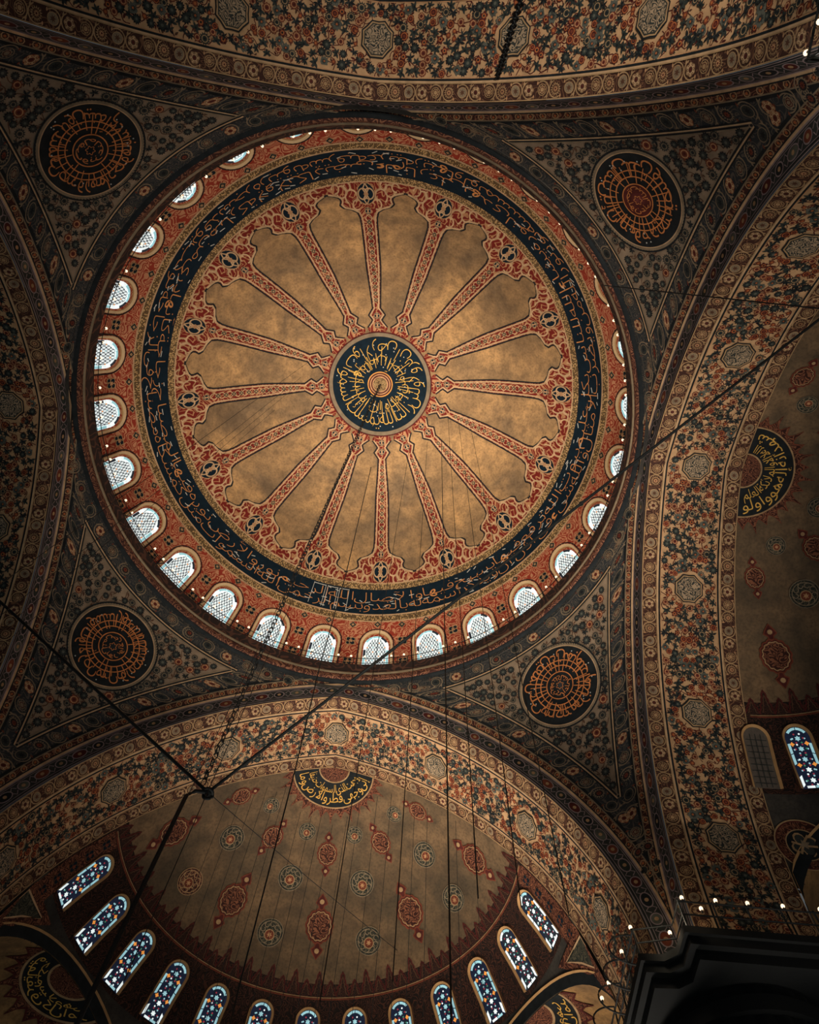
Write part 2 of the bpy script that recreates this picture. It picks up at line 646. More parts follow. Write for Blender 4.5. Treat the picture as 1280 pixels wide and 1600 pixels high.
def S_domeR(ph, R, h):
    return S_dome(ph, np.arccos(np.clip(R / 13.91, 0, 1)), h)


def S_spoke(a, R, h):
    return S_domeR(a / np.maximum(R, .3), R, h)


SR, SY = 14.633, 16.18
STM = math.acos(E0 / SR)


def S_half(ph, t, h):
    w = np.maximum(-E0 + (SR - h) * np.cos(t), 0)
    return np.stack([w * np.cos(ph), SY + w * np.sin(ph), ZC + (SR - h) * np.sin(t)], -1)


def half_t(z):
    return math.asin((z - ZC) / SR)


def S_half_patch(ph0, t0):
    """local metres (a to the viewer's right, b upwards) on the half dome"""
    def S(a, b, h):
        t = t0 + b / SR
        w = np.maximum(-E0 + SR * np.cos(t), .25)
        return S_half(ph0 - a / w, t, h)
    return S


def S_half_polar(ph, rho, h):
    return S_half(ph, STM - rho / SR, h)


# ------------------------------------------------------------------ main dome
D = root('main_dome', 'great central dome with sixteen red painted ribs round a black calligraphy disc', 'dome')
b = B(S_dome)
th_b = math.acos(11.98 / 13.91)
v, t = grid(0, 2 * PI, th_b, PI / 2, 180, 50)
b.flat(v, t, 'dome_plaster', 0, uv=v * 12)
b.build('plaster_shell', D)
b = B(S_dome)
v, t = grid(0, 2 * PI, .0, th_b, 180, 14)
b.flat(v, t, 'drum_scroll', 0, uv=v * [13, 13.9])
PW = 2 * PI / 28
PH0 = rad(84.2)
Sd = lambda ph0: (lambda a, bb, h: S_dome(ph0 - a / 13.0, bb / 13.9, h))
for k in range(56):
    ph = PH0 + k * PW / 2
    thz = lambda z: 13.9 * math.asin((z - 33.74) / 13.92)
    b.stamp(diam, 0, thz(40.62 if k % 2 == 0 else 40.55), .23, 0, .02, Sd(ph))
    if k % 2:
        b.stamp(quat, 0, thz(39.55), .34, .78, .02, Sd(ph))
        b.stamp(quat, 0, thz(38.2), .3, .78, .02, Sd(ph))
b.build('drum', D)
b = B(S_domeR)
for r0, r1 in ((11.76, 11.98), (10.55, 10.8)):
    v, t = grid(0, 2 * PI, r0, r1, 240, 1)
    b.flat(v, t, 'gold_band', .015, uv=np.stack([v[:, 0] * 11.5, v[:, 1]], 1))
for r in (11.99, 11.76, 10.54):
    v, t = grid(0, 2 * PI, r - .02, r + .025, 240, 1)
    b.flat(v, t, 'line_tan', .025)
b.build('gilded_border', D)
b = B(S_domeR)
v, t = grid(0, 2 * PI, 10.8, 11.76, 240, 4)
b.flat(v, t, 'navy', .02, uv=v * [11, 1])
cb = b.build('calligraphy_band', D)
b = B(S_domeR)
TH1, TH0 = math.acos(10.8 / 13.91) * 13.9, math.acos(11.76 / 13.91) * 13.9
S_band = lambda a, r, h: S_dome(a, (TH0 + (1.65 - r) * (TH1 - TH0) / 1.65) / 13.9, h)
text_ring(b, S_band, NUR[::2], 2 * PI, rad(88.5), 1.60, 0, .98, 'letter_tan', .05, .06, -.02)
text_ring(b, S_band, NUR[1::2], 2 * PI, rad(91.5), 1.02, 0, .9, 'letter_tan', .055, .06, -.02)
for k in range(240):
    a, r = rng.uniform(0, 2 * PI), rng.uniform(.15, 1.5)
    q = rng.uniform(-.6, .6)
    L = rng.uniform(.07, .16)
    P = np.array([[a - L * math.cos(q) / 11, r - L * math.sin(q)], [a, r], [a + L * math.cos(q) / 11, r + L * math.sin(q)]])
    n = np.array([math.sin(q) / 11, -math.cos(q)]) * .022
    b.flat(*strip(P + n, P - n), 'mark_white', .06, S_band)
ws = rad(94)
for a in (93.2, 96.0, 96.6, 99.6, 100.2, 103.8):     # white frames round the opening words
    b.flat(*strip([[rad(a) - .0012, .1], [rad(a) - .0012, 1.5]], [[rad(a) + .0012, .1], [rad(a) + .0012, 1.5]]), 'mark_white', .062, S_band)
for a0, a1 in ((93.2, 96.), (96.6, 99.6), (100.2, 103.8)):
    v, t = grid(rad(a0), rad(a1), .12, .16, 6, 1)
    b.flat(v, t, 'mark_white', .062, S_band)
b.build('lettering', cb)

# ribs
half = [(2.98, 11.25), (3.12, 8.4), (3.22, 9.8), (3.36, 9.9), (3.6, 5.9), (3.74, 4.3), (3.9, 5.6), (4.04, 6.9), (4.18, 5.3), (4.4, 3.0), (4.8, 3.05), (6.6, 3.4), (8.7, 2.75),
        (9.0, 2.8), (9.27, 3.4), (9.42, 5.2), (9.53, 7.4), (9.66, 8.2), (9.8, 7.7), (9.92, 7.7), (10.02, 8.4), (10.1, 9.7), (10.18, 11.25), (10.54, 11.25)]
hr = np.array([x for x, _ in half])
hw = np.radians([x for _, x in half]) * hr
Rs = np.unique(np.concatenate([np.linspace(3.36, 10.18, 90), hr, np.linspace(2.98, 3.36, 5)]))
Ws = np.interp(Rs, hr, hw)
sel = (Rs >= 3.36 - 1e-6) & (Rs <= 10.18 + 1e-6)
b = B(S_spoke)
i0 = np.linspace(-1, 1, 7)
V = np.stack([(Ws[:, None] * i0[None]), np.repeat(Rs[:, None], 7, 1)], -1).reshape(-1, 2)
_, tt = grid(0, 1, 0, 1, 6, len(Rs) - 1)
b.flat(V, tt, 'red_scroll', .015)
for sg in (-1, 1):
    P = np.stack([sg * Ws[sel], Rs[sel]], 1)
    b.flat(*stroke(P, .075), 'ink', .03)
    P2 = P - np.array([sg, 0]) * .11
    b.flat(*stroke(P2, .075), 'line_tan', .034)
b.stamp(boss, 0, 10.06, .46, 0, .036)
b.stamp(boss, 0, 9.32, .17, 0, .036)
# scrolls of the flared end
for sg in (-1, 1):
    for (x, y, r, a0, a1) in ((.75, 9.95, .3, -1, 4), (1.2, 10.2, .25, 1, 6), (.5, 9.6, .22, -2, 3), (1.5, 10.35, .18, 0, 5), (.9, 10.38, .16, 2, 7)):
        P = circ(r, 14, x, y, a0, a1) * [sg, 1]
        b.flat(*stroke(P, .07), 'line_tan', .034)
for k in range(12):
    R0 = 4.85 + k * .36
    b.stamp(diam, 0, R0, .14, PI / 2, .03, cmap={'navy': 'teal'})
    for sg in (-1, 1):
        b.flat(*stroke(np.stack([sg * .16 * np.sin(np.linspace(0, PI, 8)), R0 + np.linspace(0, .36, 8)], 1), .045), 'line_tan', .03)
b.stamp(boss, 0, 3.98, .19, 0, .036)
b.stamp(boss, 0, 3.45, .19, 0, .036)
rib = b.build('painted_rib', D)
for k in range(16):
    o = rib if k == 0 else rib.copy()
    if k:
        COL.objects.link(o)
    o.rotation_euler.z = rad(84 - 22.5 * k)

# centre medallion
b = B(S_domeR)
v, t = grid(0, 2 * PI, .0, 2.86, 96, 8)
b.flat(v, t, 'navy', .02)
v, t = grid(0, 2 * PI, 2.80, 3.02, 128, 2)
b.flat(v, t, 'border_grey', .05)
v, t = grid(0, 2 * PI, 3.0, 3.08, 128, 1)
b.flat(v, t, 'maroon', .05)
for r in (.72, .58, .44):
    v, t = grid(0, 2 * PI, r - .035, r + .03, 60, 1)
    b.flat(v, t, 'line_gold' if r > .7 else 'tan', .04)
v, t = grid(0, 2 * PI, 0.001, .7, 48, 2)
b.flat(v, t, 'maroon', .03)
v, t = grid(0, 2 * PI, 0.001, .4, 48, 2)
b.flat(v, t, 'gold_band', .045, uv=np.stack([v[:, 1] * np.cos(v[:, 0]), v[:, 1] * np.sin(v[:, 0])], 1) * 1.6)
md = b.build('calligraphy_disc', D)
b = B(S_domeR)
text_ring(b, S_domeR, FATIR[:8], 2 * PI, rad(60), 2.82, 0, 1.42, 'letter_gold', .05, .02, -.02)
text_ring(b, S_domeR, FATIR[8:], 2 * PI, rad(75), 1.8, 0, .95, 'letter_gold', .055, .1, -.02)
for k in range(36):
    a = k * 2 * PI / 36 + rng.uniform(-.06, .06)
    r0, r1 = rng.uniform(.9, 1.2), rng.uniform(1.5, 2.3)
    b.flat(*strip([[a - .016 / r0, r0], [a - .016 / r1, r1]], [[a + .016 / r0, r0], [a + .016 / r1, r1]]), 'letter_gold', .052)
for k in range(40):
    a, r = rng.uniform(0, 2 * PI), rng.uniform(1.0, 2.7)
    P = circ(.035, 6)
    b.flat(*fan(np.stack([a + P[:, 0] / r, r + P[:, 1]], 1)), 'mark_white', .06)
b.build('lettering', md)

# ------------------------------------------------------------------ ring cornice at the foot of the dome
K = root('ring_cornice', 'dark moulded ring cornice running round the foot of the main dome', 'cornice')


def revolve(prof, mat, n=180, uvs=1.):
    bb = B()
    P = np.array(prof)
    ph = np.linspace(0, 2 * PI, n + 1)
    V = np.stack([P[:, None, 0] * np.cos(ph), P[:, None, 0] * np.sin(ph), np.repeat(P[:, None, 1], n + 1, 1)], -1).reshape(-1, 3)
    _, tt = grid(0, 1, 0, 1, n, len(P) - 1)
    L = np.concatenate([[0], np.cumsum(np.linalg.norm(np.diff(P, axis=0), axis=1))])
    uv = np.stack([np.repeat(ph[None] * 11.8, len(P), 0), np.repeat(L[:, None], n + 1, 1)], -1).reshape(-1, 2)
    bb.raw(V, tt, mat, uv * uvs)
    return bb


revolve([(12.08, 33.78), (11.9, 33.8), (11.88, 33.86)], 'ink').build('dark_bead', K)  # dark ink-coloured bead under the red moulding
revolve([(11.88, 33.86), (11.78, 33.9), (11.77, 34.22)], 'mould_red').build('red_moulding', K)
revolve([(11.77, 34.22), (11.7, 34.24), (11.7, 34.32), (11.76, 34.34)], 'border_grey').build('bead', K)
revolve([(11.76, 34.34), (11.73, 34.9), (11.68, 35.02), (11.68, 35.1), (11.76, 35.12), (13.9, 35.12)], 'fascia_scroll').build('fascia', K)
bb = revolve([(13.9, 35.12), (14.4, 35.12), (14.4, 33.6), (12.1, 33.6)], 'stone')
bb.build('core', K)


# ------------------------------------------------------------------ windows of the drum
def arch_pts(hw, y0, y1, n=14, point=1.06):
    """outline of an arched opening: base y0, crown y1, half width hw (from lower right, over the top, to lower left)"""
    t = np.linspace(0, PI, n)
    hgt = hw * point
    top = np.stack([hw * np.cos(t), y1 - hgt + hgt * np.sin(t)], 1)
    return np.concatenate([[[hw, y0], [hw, (y0 + y1 - hgt) / 2]], top, [[-hw, (y0 + y1 - hgt) / 2], [-hw, y0]]])


def pane(b, S, P, mat, h, n=24):
    P = np.asarray(P)
    m = len(P) // 2
    R = P[:m + 1][np.argsort(P[:m + 1, 1], kind='stable')]
    y = np.linspace(P[:, 1].min(), P[:, 1].max() - .004, n)
    x = np.interp(y, R[:, 1], R[:, 0])
    V = np.stack([x[:, None] * np.linspace(-1, 1, 4)[None], np.repeat(y[:, None], 4, 1)], -1).reshape(-1, 2)
    b.flat(V, grid(0, 1, 0, 1, 3, n - 1)[1], mat, h, S)


def seg_border(b, S, hw, y0, y1, wd, mats, h, nseg=13, base=True):
    P = arch_pts(hw, y0, y1, 15)
    d = np.linalg.norm(np.diff(P, axis=0), axis=1)
    L = np.concatenate([[0], np.cumsum(d)])
    Q = arch_pts(hw - wd, y0 + (wd if base else 0), y1 - wd, 15)
    for k in range(nseg):
        a, c = k / nseg * L[-1], (k + 1) / nseg * L[-1] - .035
        s = np.linspace(a, c, 4)
        A = np.stack([np.interp(s, L, P[:, i]) for i in (0, 1)], 1)
        C = np.stack([np.interp(s, L, Q[:, i]) for i in (0, 1)], 1)
        b.flat(*strip(A, C), mats[k % len(mats)], h, S)


ZT = lambda z: 13.9 * math.asin((z - 33.74) / 13.92)
W0 = root('window_1', 'x', 'window', 'arched windows round the drum of the main dome', 'structure')
Sw = lambda a, bb, h: S_dome(-a / 13.2, bb / 13.9, h)
yb, yt = ZT(35.9), ZT(39.9)
b = B(Sw)
P0, P1, P2 = arch_pts(.99, yb, ZT(40.34), 16), arch_pts(.92, yb, ZT(40.27), 16), arch_pts(.70, yb, yt, 16)
b.flat(*stroke(P0, .06), 'ink', .03)
b.flat(*strip(P1, arch_pts(.8, yb, ZT(40.1), 16)), 'cream', .05)
A3, A4 = Sw(*arch_pts(.8, yb, ZT(40.1), 16).T, .05), Sw(*P2.T, -.18)
n = len(A3)
b.raw(*(np.concatenate([A3, A4]), strip(np.zeros((n, 2)), np.zeros((n, 2)))[1]), 'cream_dark')
b.build('surround', W0)
b = B(Sw)
pane(b, Sw, P2, 'glass_white', .03)
seg_border(b, Sw, .69, yb, yt, .13, ['glass_blue', 'glass_blue', 'glass_white', 'glass_lead'], .045, 17, False)
yy = np.linspace(yb + .1, yt - .2, 40)
for c in range(7):
    x0 = (c - 3) * .165
    for sg in (-1, 1):
        X_ = x0 + sg * .075 * np.sin(yy * 2 * PI / .62)
        k_ = np.abs(X_) < np.minimum(.53, np.maximum((yt - .1 - yy), 0) ** .5 * .62)
        if k_.sum() > 3:
            b.flat(*stroke(np.stack([X_[k_], yy[k_]], 1), .03), 'glass_lead', .044, Sw)
    for r in range(12):
        y = yb + .3 + r * .31
        if abs(x0) < .5 and y < yt - .3 - .5 * abs(x0):
            m_ = ('glass_lead', 'glass_navy', 'glass_orange', 'glass_lead', 'glass_aqua', 'glass_lead')[(r * 2 + c) % 6]
            b.flat(*fan(circ(.045, 6, x0, y)), m_, .047)
b.build('glass', W0)
NTH = 'lowest one,second,third,fourth,fifth,sixth,seventh,eighth,ninth,tenth,eleventh,twelfth,thirteenth,fourteenth,fifteenth,sixteenth,seventeenth,eighteenth,nineteenth,twentieth,twenty-first,twenty-second,twenty-third,twenty-fourth,twenty-fifth,twenty-sixth,twenty-seventh,twenty-eighth'.split(',')
nwin = 0
for k in range(28):
    o = W0 if k == 0 else copy_tree(W0)
    o.rotation_euler.z = PH0 + k * PW
    o.name = 'window_%d' % (k + 1)
    o['label'] = ('bright arched window at the bottom of the dome ring, cream surround' if k == 0 else
                  'bright arched drum window, %s clockwise counting from the one at the bottom' % NTH[k])
nwin = 28

# gallery railing on the ring
RL = root('gallery_railing', 'thin iron railing with small bulbs round the foot of the main dome', 'railing')


def tube(bb, P, r, mat, n=6, closed=False):
    P = np.asarray(P, float)
    d = np.gradient(P, axis=0)
    if closed:
        d = np.roll(P, -1, 0) - np.roll(P, 1, 0)
    d /= np.maximum(np.linalg.norm(d, axis=1, keepdims=True), 1e-9)
    up = np.where(np.abs(d[:, 2:3]) > .9, np.array([[1., 0, 0]]), np.array([[0, 0, 1.]]))
    u = np.cross(d, up)
    u /= np.linalg.norm(u, axis=1, keepdims=True)
    w = np.cross(d, u)
    a = np.arange(n) * 2 * PI / n
    rr = np.asarray(r, float).reshape(-1, 1, 1) if np.ndim(r) else r
    V = (P[:, None] + rr * (u[:, None] * np.cos(a)[None, :, None] + w[:, None] * np.sin(a)[None, :, None])).reshape(-1, 3)
    tr = []
    m = len(P)
    for i in range(m if closed else m - 1):
        j = (i + 1) % m
        for k in range(n):
            l = (k + 1) % n
            tr += [(i * n + k, i * n + l, j * n + l), (i * n + k, j * n + l, j * n + k)]
    if not closed:
        for k in range(1, n - 1):
            tr += [(0, k, k + 1), ((m - 1) * n, (m - 1) * n + k + 1, (m - 1) * n + k)]
    bb.raw(V, tr, mat)


def ball(bb, c, r, mat, st=1.25):
    u, w = np.meshgrid(np.linspace(0, 2 * PI, 9), np.linspace(-PI / 2, PI / 2, 6))
    V = np.stack([r * np.cos(w) * np.cos(u), r * np.cos(w) * np.sin(u), r * st * np.sin(w)], -1).reshape(-1, 3) + np.array(c)
    bb.raw(V, grid(0, 1, 0, 1, 8, 5)[1], mat)


ph = np.linspace(0, 2 * PI, 160, endpoint=False)
for z in (35.65, 36.15):
    bb = B()
    tube(bb, np.stack([11.9 * np.cos(ph), 11.9 * np.sin(ph), 0 * ph + z], 1), .018, 'iron', 5, True)
    bb.build('rail', RL)
post = B()
tube(post, [(11.9, 0, 35.1), (11.9, 0, 36.2)], .022, 'iron', 5)
hook = B()
tube(hook, [(11.9, .0, 36.15), (12.6, .12, 36.9), (13.0, .45, 36.9), (13.2, .75, 36.4)], .025, 'iron', 5)
bulb = B()
ball(bulb, (11.86, 0, 36.28), .06, 'bulb')
tube(bulb, [(11.88, 0, 36.14), (11.87, 0, 36.24)], .025, 'iron', 5)
ps, hk, bl = post.build('post', RL), hook.build('bracket', RL), bulb.build('light_bulb', RL)
for k in range(28):
    for src, off in ((ps, .5), (hk, .32), (bl, .38), (bl, .62), (bl, .12)):
        if k == 0 and not (src is bl and off > .4) and not (src is bl and off < .2):
            o = src
        else:
            o = src.copy()
            COL.objects.link(o)
        o.rotation_euler.z = PH0 + (k + off) * PW

# ------------------------------------------------------------------ great arches (built once, facing the viewer's feet, then copied)
SMAX = 20.6


def poisson(u0, u1, v0, v1, r, ok=None, tries=9000):
    cell = {}
    out = []
    for _ in range(tries):
        x, y = rng.uniform(u0, u1), rng.uniform(v0, v1)
        if ok and not ok(x, y):
            continue
        i, j = int(x // r), int(y // r)
        if all((x - p) ** 2 + (y - q) ** 2 > r * r for a in (i - 1, i, i + 1) for c in (j - 1, j, j + 1) for p, q in cell.get((a, c), ())):
            cell.setdefault((i, j), []).append((x, y))
            out.append((x, y))
    return out


def rosette_band(b, S, u0, u1, vc, hw, mat, h=.0, cmap=None, step=None, nv=2, edge='tan', ground=True, umap=None):
    if ground:
        v, t = grid(u0, u1, vc - hw, vc + hw, max(2, int((u1 - u0) / .3)), nv)
        b.flat(v, t, mat, h)
    step = step or hw * 1.75
    n = max(1, int(round((u1 - u0) / step)))
    for k in range(n):
        u = u0 + (k + .5) * (u1 - u0) / n
        b.stamp(scroll, u, vc, hw * .92, PI * (k % 2), h + .012, S, 1, .006, cmap)
        b.stamp(ros[k % 4], u, vc, hw * .78, rng.uniform(0, 6), h + .012, S, 1, .006, cmap)


def hline(b, S, u0, u1, v, w, mat, h, n=130):
    g, t = grid(u0, u1, v - w / 2, v + w / 2, n, 1)
    b.flat(g, t, mat, h, S)


G = root('great_arch', 'x', 'arch', 'four great painted arches carrying the main dome')
# front and rear borders of rosettes with their twin lines
for nm, y0, y1, ln in (('front_border', 12.34, 12.93, 12.99), ('rear_border', 15.55, 16.17, 15.49)):
    b = B(S_soffit)
    rosette_band(b, S_soffit, -SMAX, SMAX, (y0 + y1) / 2, (y1 - y0) / 2, 'band_brown', 0)
    for e in (y0 + .015, y1 - .015):
        hline(b, S_soffit, -SMAX, SMAX, e, .035, 'rose_tan', .02)
    sg = 1 if nm == 'front_border' else -1
    g, t = grid(-SMAX, SMAX, min(y0, ln - .09), max(y1, ln + .09), 130, 1)
    b.flat(g, t, 'brown', -.012)
    hline(b, S_soffit, -SMAX, SMAX, ln - .03 * sg, .05, 'line_tan', .012)
    hline(b, S_soffit, -SMAX, SMAX, ln + .035 * sg, .06, 'ink', .010)
    hline(b, S_soffit, -SMAX, SMAX, ln + .085 * sg, .03, 'tan', .012)
    b.build(nm, G)
# floral soffit
b = B(S_soffit)
g, t = grid(-SMAX, SMAX, 13.02, 15.46, 150, 6)
b.flat(g, t, 'tan_field', 0)
CART = [0] + [sg * x for x in (5.15, 10.35, 15.35) for sg in (-1, 1)]
okf = lambda x, y: all(abs(x - c) > .78 or math.hypot(x - c, y - 14.24) > .78 for c in CART)
pts = poisson(-SMAX, SMAX, 13.2, 15.30, .225, okf, 30000)
big = [daisy, daisy2, sprig, sprig, carn, sprig2, sprig2, sprig]
warm = [rose, rose2, tulip, bud, rose2]
for x, y in poisson(-SMAX, SMAX, 13.15, 15.33, .3, okf):
    b.stamp(vine, x, y, rng.uniform(.2, .32), rng.uniform(0, 6.3), .008, dh=.003)
for x, y in pts:
    ph = math.sin(x * 1.25) * .55 + 14.24
    w_ = rng.random() < (.62 if abs(y - ph) < .35 else .26)
    tm = (warm if w_ else big)[rng.integers(5 if w_ else 8)]
    b.stamp(tm, x, y, rng.uniform(.12, .165) if w_ else rng.uniform(.15, .21), rng.uniform(0, 6.3), .012 + rng.uniform(0, .01), dh=.004)
for c in CART:
    for k in range(13):
        a = k * 2 * PI / 13 + .2
        tm = (bud, rose2, sprig2, rose)[k % 4]
        b.stamp(tm, c + .82 * math.cos(a), 14.24 + .82 * math.sin(a), .12, a, .02, dh=.004)
hline(b, S_soffit, -SMAX, -SMAX + .1, 14.24, 2.4, 'tan', .03, 2)
b.build('floral_soffit', G)
for c in CART:
    b = B(S_soffit)
    b.stamp(cart, c, 14.24, .64, PI / 8, .03)
    b.build('cartouche', G)
# stepped mouldings towards the dome
b = B(S_lav)
g, t = grid(-SMAX, SMAX, 0, 1, 150, 3)
b.flat(g, t, 'slate', 0)
for q, w_, m_ in ((.06, .05, 'lavender'), (.15, .025, 'ink'), (.2, .03, 'lavender'), (.84, .03, 'lavender'), (.95, .1, 'lavender'), (.9, .02, 'ink')):
    hline(b, S_lav, -SMAX, SMAX, q, w_, m_, .015)
n = 52
S_l2 = lambda u, v, h: S_lav(u, .52 + v / .83, h)
for k in range(n):
    u = -SMAX + (k + .5) * 2 * SMAX / n
    m_ = ('teal', 'maroon', 'ink', 'teal_light', 'rust')[k % 5]
    b.flat(*fan(circ(.27 if k % 2 else .2, 14, u, 0, ry=.17)), m_, .015, S_l2)
    b.flat(*stroke(circ(.3 if k % 2 else .22, 16, u, 0, ry=.2), .045, True), 'lavender', .02, S_l2)
    for sg in (-1, 1):
        b.flat(*stroke([[u + .28, sg * .05], [u + .4, sg * .2], [u + .52, sg * .05]], .035), 'lavender', .02, S_l2)
    b.flat(*fan(circ(.08, 8, u, 0)), 'rose_tan', .022, S_l2)
b.build('lavender_moulding', G)
b = B(S_mould)
g, t = grid(-SMAX, SMAX, 0, 1, 150, 2)
b.flat(g, t, 'mould_red', 0, uv=g * [1, .37])
hline(b, S_mould, -SMAX, SMAX, .08, .22, 'line_tan', .02)
hline(b, S_mould, -SMAX, SMAX, .27, .12, 'ink', .018)
hline(b, S_mould, -SMAX, SMAX, .95, .12, 'border_grey', .02)
for k in range(90):
    u = -SMAX + (k + .5) * 2 * SMAX / 90
    b.stamp([T(stroke(circ(.11, 8), .035, True), 'rose_tan', 0), T(fan(circ(.05, 6)), 'orange', 1)], u, 0, 1, 0, .012, lambda a, c, h: S_mould(a, .6 + c / .37, h))
b.build('red_moulding', G)
ALAB = {'S': 'great floral arch at the bottom, framing the half dome with the row of stained windows',
        'E': 'tall floral arch along the right side of the picture, beside the dark half dome',
        'N': 'floral arch curving across the top of the picture above the dome',
        'W': 'shadowed floral arch at the left edge of the picture'}
for k, (sd, ang) in enumerate((('S', 0), ('E', -90), ('N', 180), ('W', 90))):
    o = G if k == 0 else copy_tree(G)
    o.rotation_euler.z = rad(ang)
    o['label'] = ALAB[sd]

# ------------------------------------------------------------------ pendentives
PB = lambda z: float(np.interp(z, _z, _b))
PZ = lambda bb: np.interp(bb, _b, _z)


def in_tri(a, bb, m=0.):
    z = PZ(bb)
    if z > 33.07 - m or z < 25.9:
        return False
    R = pend_R(z)
    ph = PI / 4 - a / R
    return R * math.cos(ph) < 11.45 - m * .55 and R * math.sin(ph) < 11.45 - m * .55


QN = root('pendentive', 'x', 'pendentive', 'four corner pendentives under the dome')
b = B(S_pz)
zz = np.linspace(19.2, 34.1, 70)
lim = np.arccos(np.clip(11.96 / pend_R(zz), -1, 1))
f = np.linspace(0, 1, 31)
PHI = lim[:, None] + (PI / 2 - 2 * lim[:, None]) * f[None]
V = np.stack([PHI, np.repeat(zz[:, None], 31, 1)], -1).reshape(-1, 2)
b.flat(V, grid(0, 1, 0, 1, 30, 69)[1], 'band_slate', 0, uv=np.stack([V[:, 0] * 13, V[:, 1] * 1.2], 1))
# rosettes along both sides (curves parallel to the arches)
zc_ = np.linspace(21.6, 33.5, 400)


def S_side(sgn):
    """u: metres along the curve where the pendentive meets plane 11.71, v: across it"""
    R = pend_R(zc_)
    p = np.arcsin(np.clip(11.70 / R, -1, 1))
    P = np.stack([R * np.cos(p), R * np.sin(p), zc_], 1)
    L = np.concatenate([[0], np.cumsum(np.linalg.norm(np.diff(P, axis=0), axis=1))])

    def S(u, v, h):
        z = np.interp(u, L, zc_)
        R = pend_R(z)
        d = .25 * v
        p = np.arcsin(np.clip((11.70 + d) / R, -1, 1))
        if sgn < 0:
            p = PI / 2 - p
        return S_pz(p, z, h)
    return S, L[-1]


for sg in (1, -1):
    S, LL = S_side(sg)
    step = .74
    n = int(LL / step)
    for k in range(n):
        u = (k + .5) * LL / n
        Sx = lambda a, c, h, u=u: S(u + a * .34, c, h)
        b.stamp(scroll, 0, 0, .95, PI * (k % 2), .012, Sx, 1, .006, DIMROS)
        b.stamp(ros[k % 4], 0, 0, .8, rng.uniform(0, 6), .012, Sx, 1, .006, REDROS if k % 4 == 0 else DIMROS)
    for v_, m_, w_ in ((.98, 'ink', .3),):
        g, t = grid(0, LL, v_ - w_, v_, 60, 1)
        b.flat(g, t, m_, .008, S)
# ring of rosettes under the cornice
zr = 33.43
for k in range(-9, 10):
    a = k * .083 * 1.0
    Sx = lambda p, c, h, a=a: S_pz(PI / 4 + a + p * .030, zr + c * .30, h)
    if abs(a) < .66:
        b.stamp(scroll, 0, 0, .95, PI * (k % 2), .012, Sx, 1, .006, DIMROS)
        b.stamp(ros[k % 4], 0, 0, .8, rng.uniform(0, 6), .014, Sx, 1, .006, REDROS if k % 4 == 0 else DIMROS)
b.build('rosette_border', QN)
# floral triangle
zz = np.linspace(25.75, 33.07, 60)
R_ = pend_R(zz)
lim = np.arccos(np.clip(11.45 / R_, -1, 1))
b = B(S_pz)
PHI = lim[:, None] + np.maximum(PI / 2 - 2 * lim[:, None], 0) * f[None]
V = np.stack([PHI, np.repeat(zz[:, None], 31, 1)], -1).reshape(-1, 2)
b.flat(V, grid(0, 1, 0, 1, 30, 59)[1], 'grey_field', .012)
edge = np.concatenate([np.stack([lim, zz], 1), np.stack([PI / 2 - lim, zz], 1)[::-1]])


def S_edge(P):
    # lines are laid in metric (a, b) space
    R = pend_R(P[:, 1])
    return np.stack([(PI / 4 - P[:, 0]) * R, np.interp(P[:, 1], _z, _b)], 1)


top = np.stack([np.linspace(lim[-1], PI / 2 - lim[-1], 40), np.full(40, 33.07)], 1)
for P in (np.stack([lim, zz], 1), np.stack([PI / 2 - lim, zz], 1), top):
    Q = S_edge(P)
    d = Q[-1] * 0
    cen = np.array([0, -.2])
    for off, w_, m_ in ((-.05, .06, 'ink'), (.0, .05, 'line_tan'), (.07, .06, 'ink'), (.13, .05, 'border_grey')):
        dd = np.gradient(Q, axis=0)
        dd /= np.linalg.norm(dd, axis=1, keepdims=True)
        nn = np.stack([-dd[:, 1], dd[:, 0]], 1)
        sgn = np.sign(((cen - Q) * nn).sum(1).mean())
        b.flat(*stroke(Q + nn * sgn * off, w_), m_, .024, S_pend)
okp = lambda a, c: in_tri(a, c, .3) and math.hypot(a, c) > 2.1
for x, y in poisson(-6, 6, -6.5, 3, .42, okp, 9000):
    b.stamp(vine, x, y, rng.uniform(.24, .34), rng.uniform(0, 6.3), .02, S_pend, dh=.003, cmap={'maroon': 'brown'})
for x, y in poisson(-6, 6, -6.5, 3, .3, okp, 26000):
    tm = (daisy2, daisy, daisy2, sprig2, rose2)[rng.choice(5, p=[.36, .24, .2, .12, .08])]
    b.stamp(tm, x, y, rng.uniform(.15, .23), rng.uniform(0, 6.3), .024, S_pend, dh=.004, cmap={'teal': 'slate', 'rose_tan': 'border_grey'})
b.build('floral_panel', QN)

RT = ['كل يعمل على شاكلته فربكم أعلم بمن هو أهدى سبيلا'.split(), 'الله نور السموات والأرض مثل نوره كمشكاة فيها مصباح'.split(),
      'ادخلوها بسلام آمنين ونزعنا ما في صدورهم من غل إخوانا'.split(), 'إن الله وملائكته يصلون على النبي يا أيها الذين آمنوا'.split()]


def S_rnd(a, r, h):
    return S_pend(r * np.cos(a), r * np.sin(a), h)


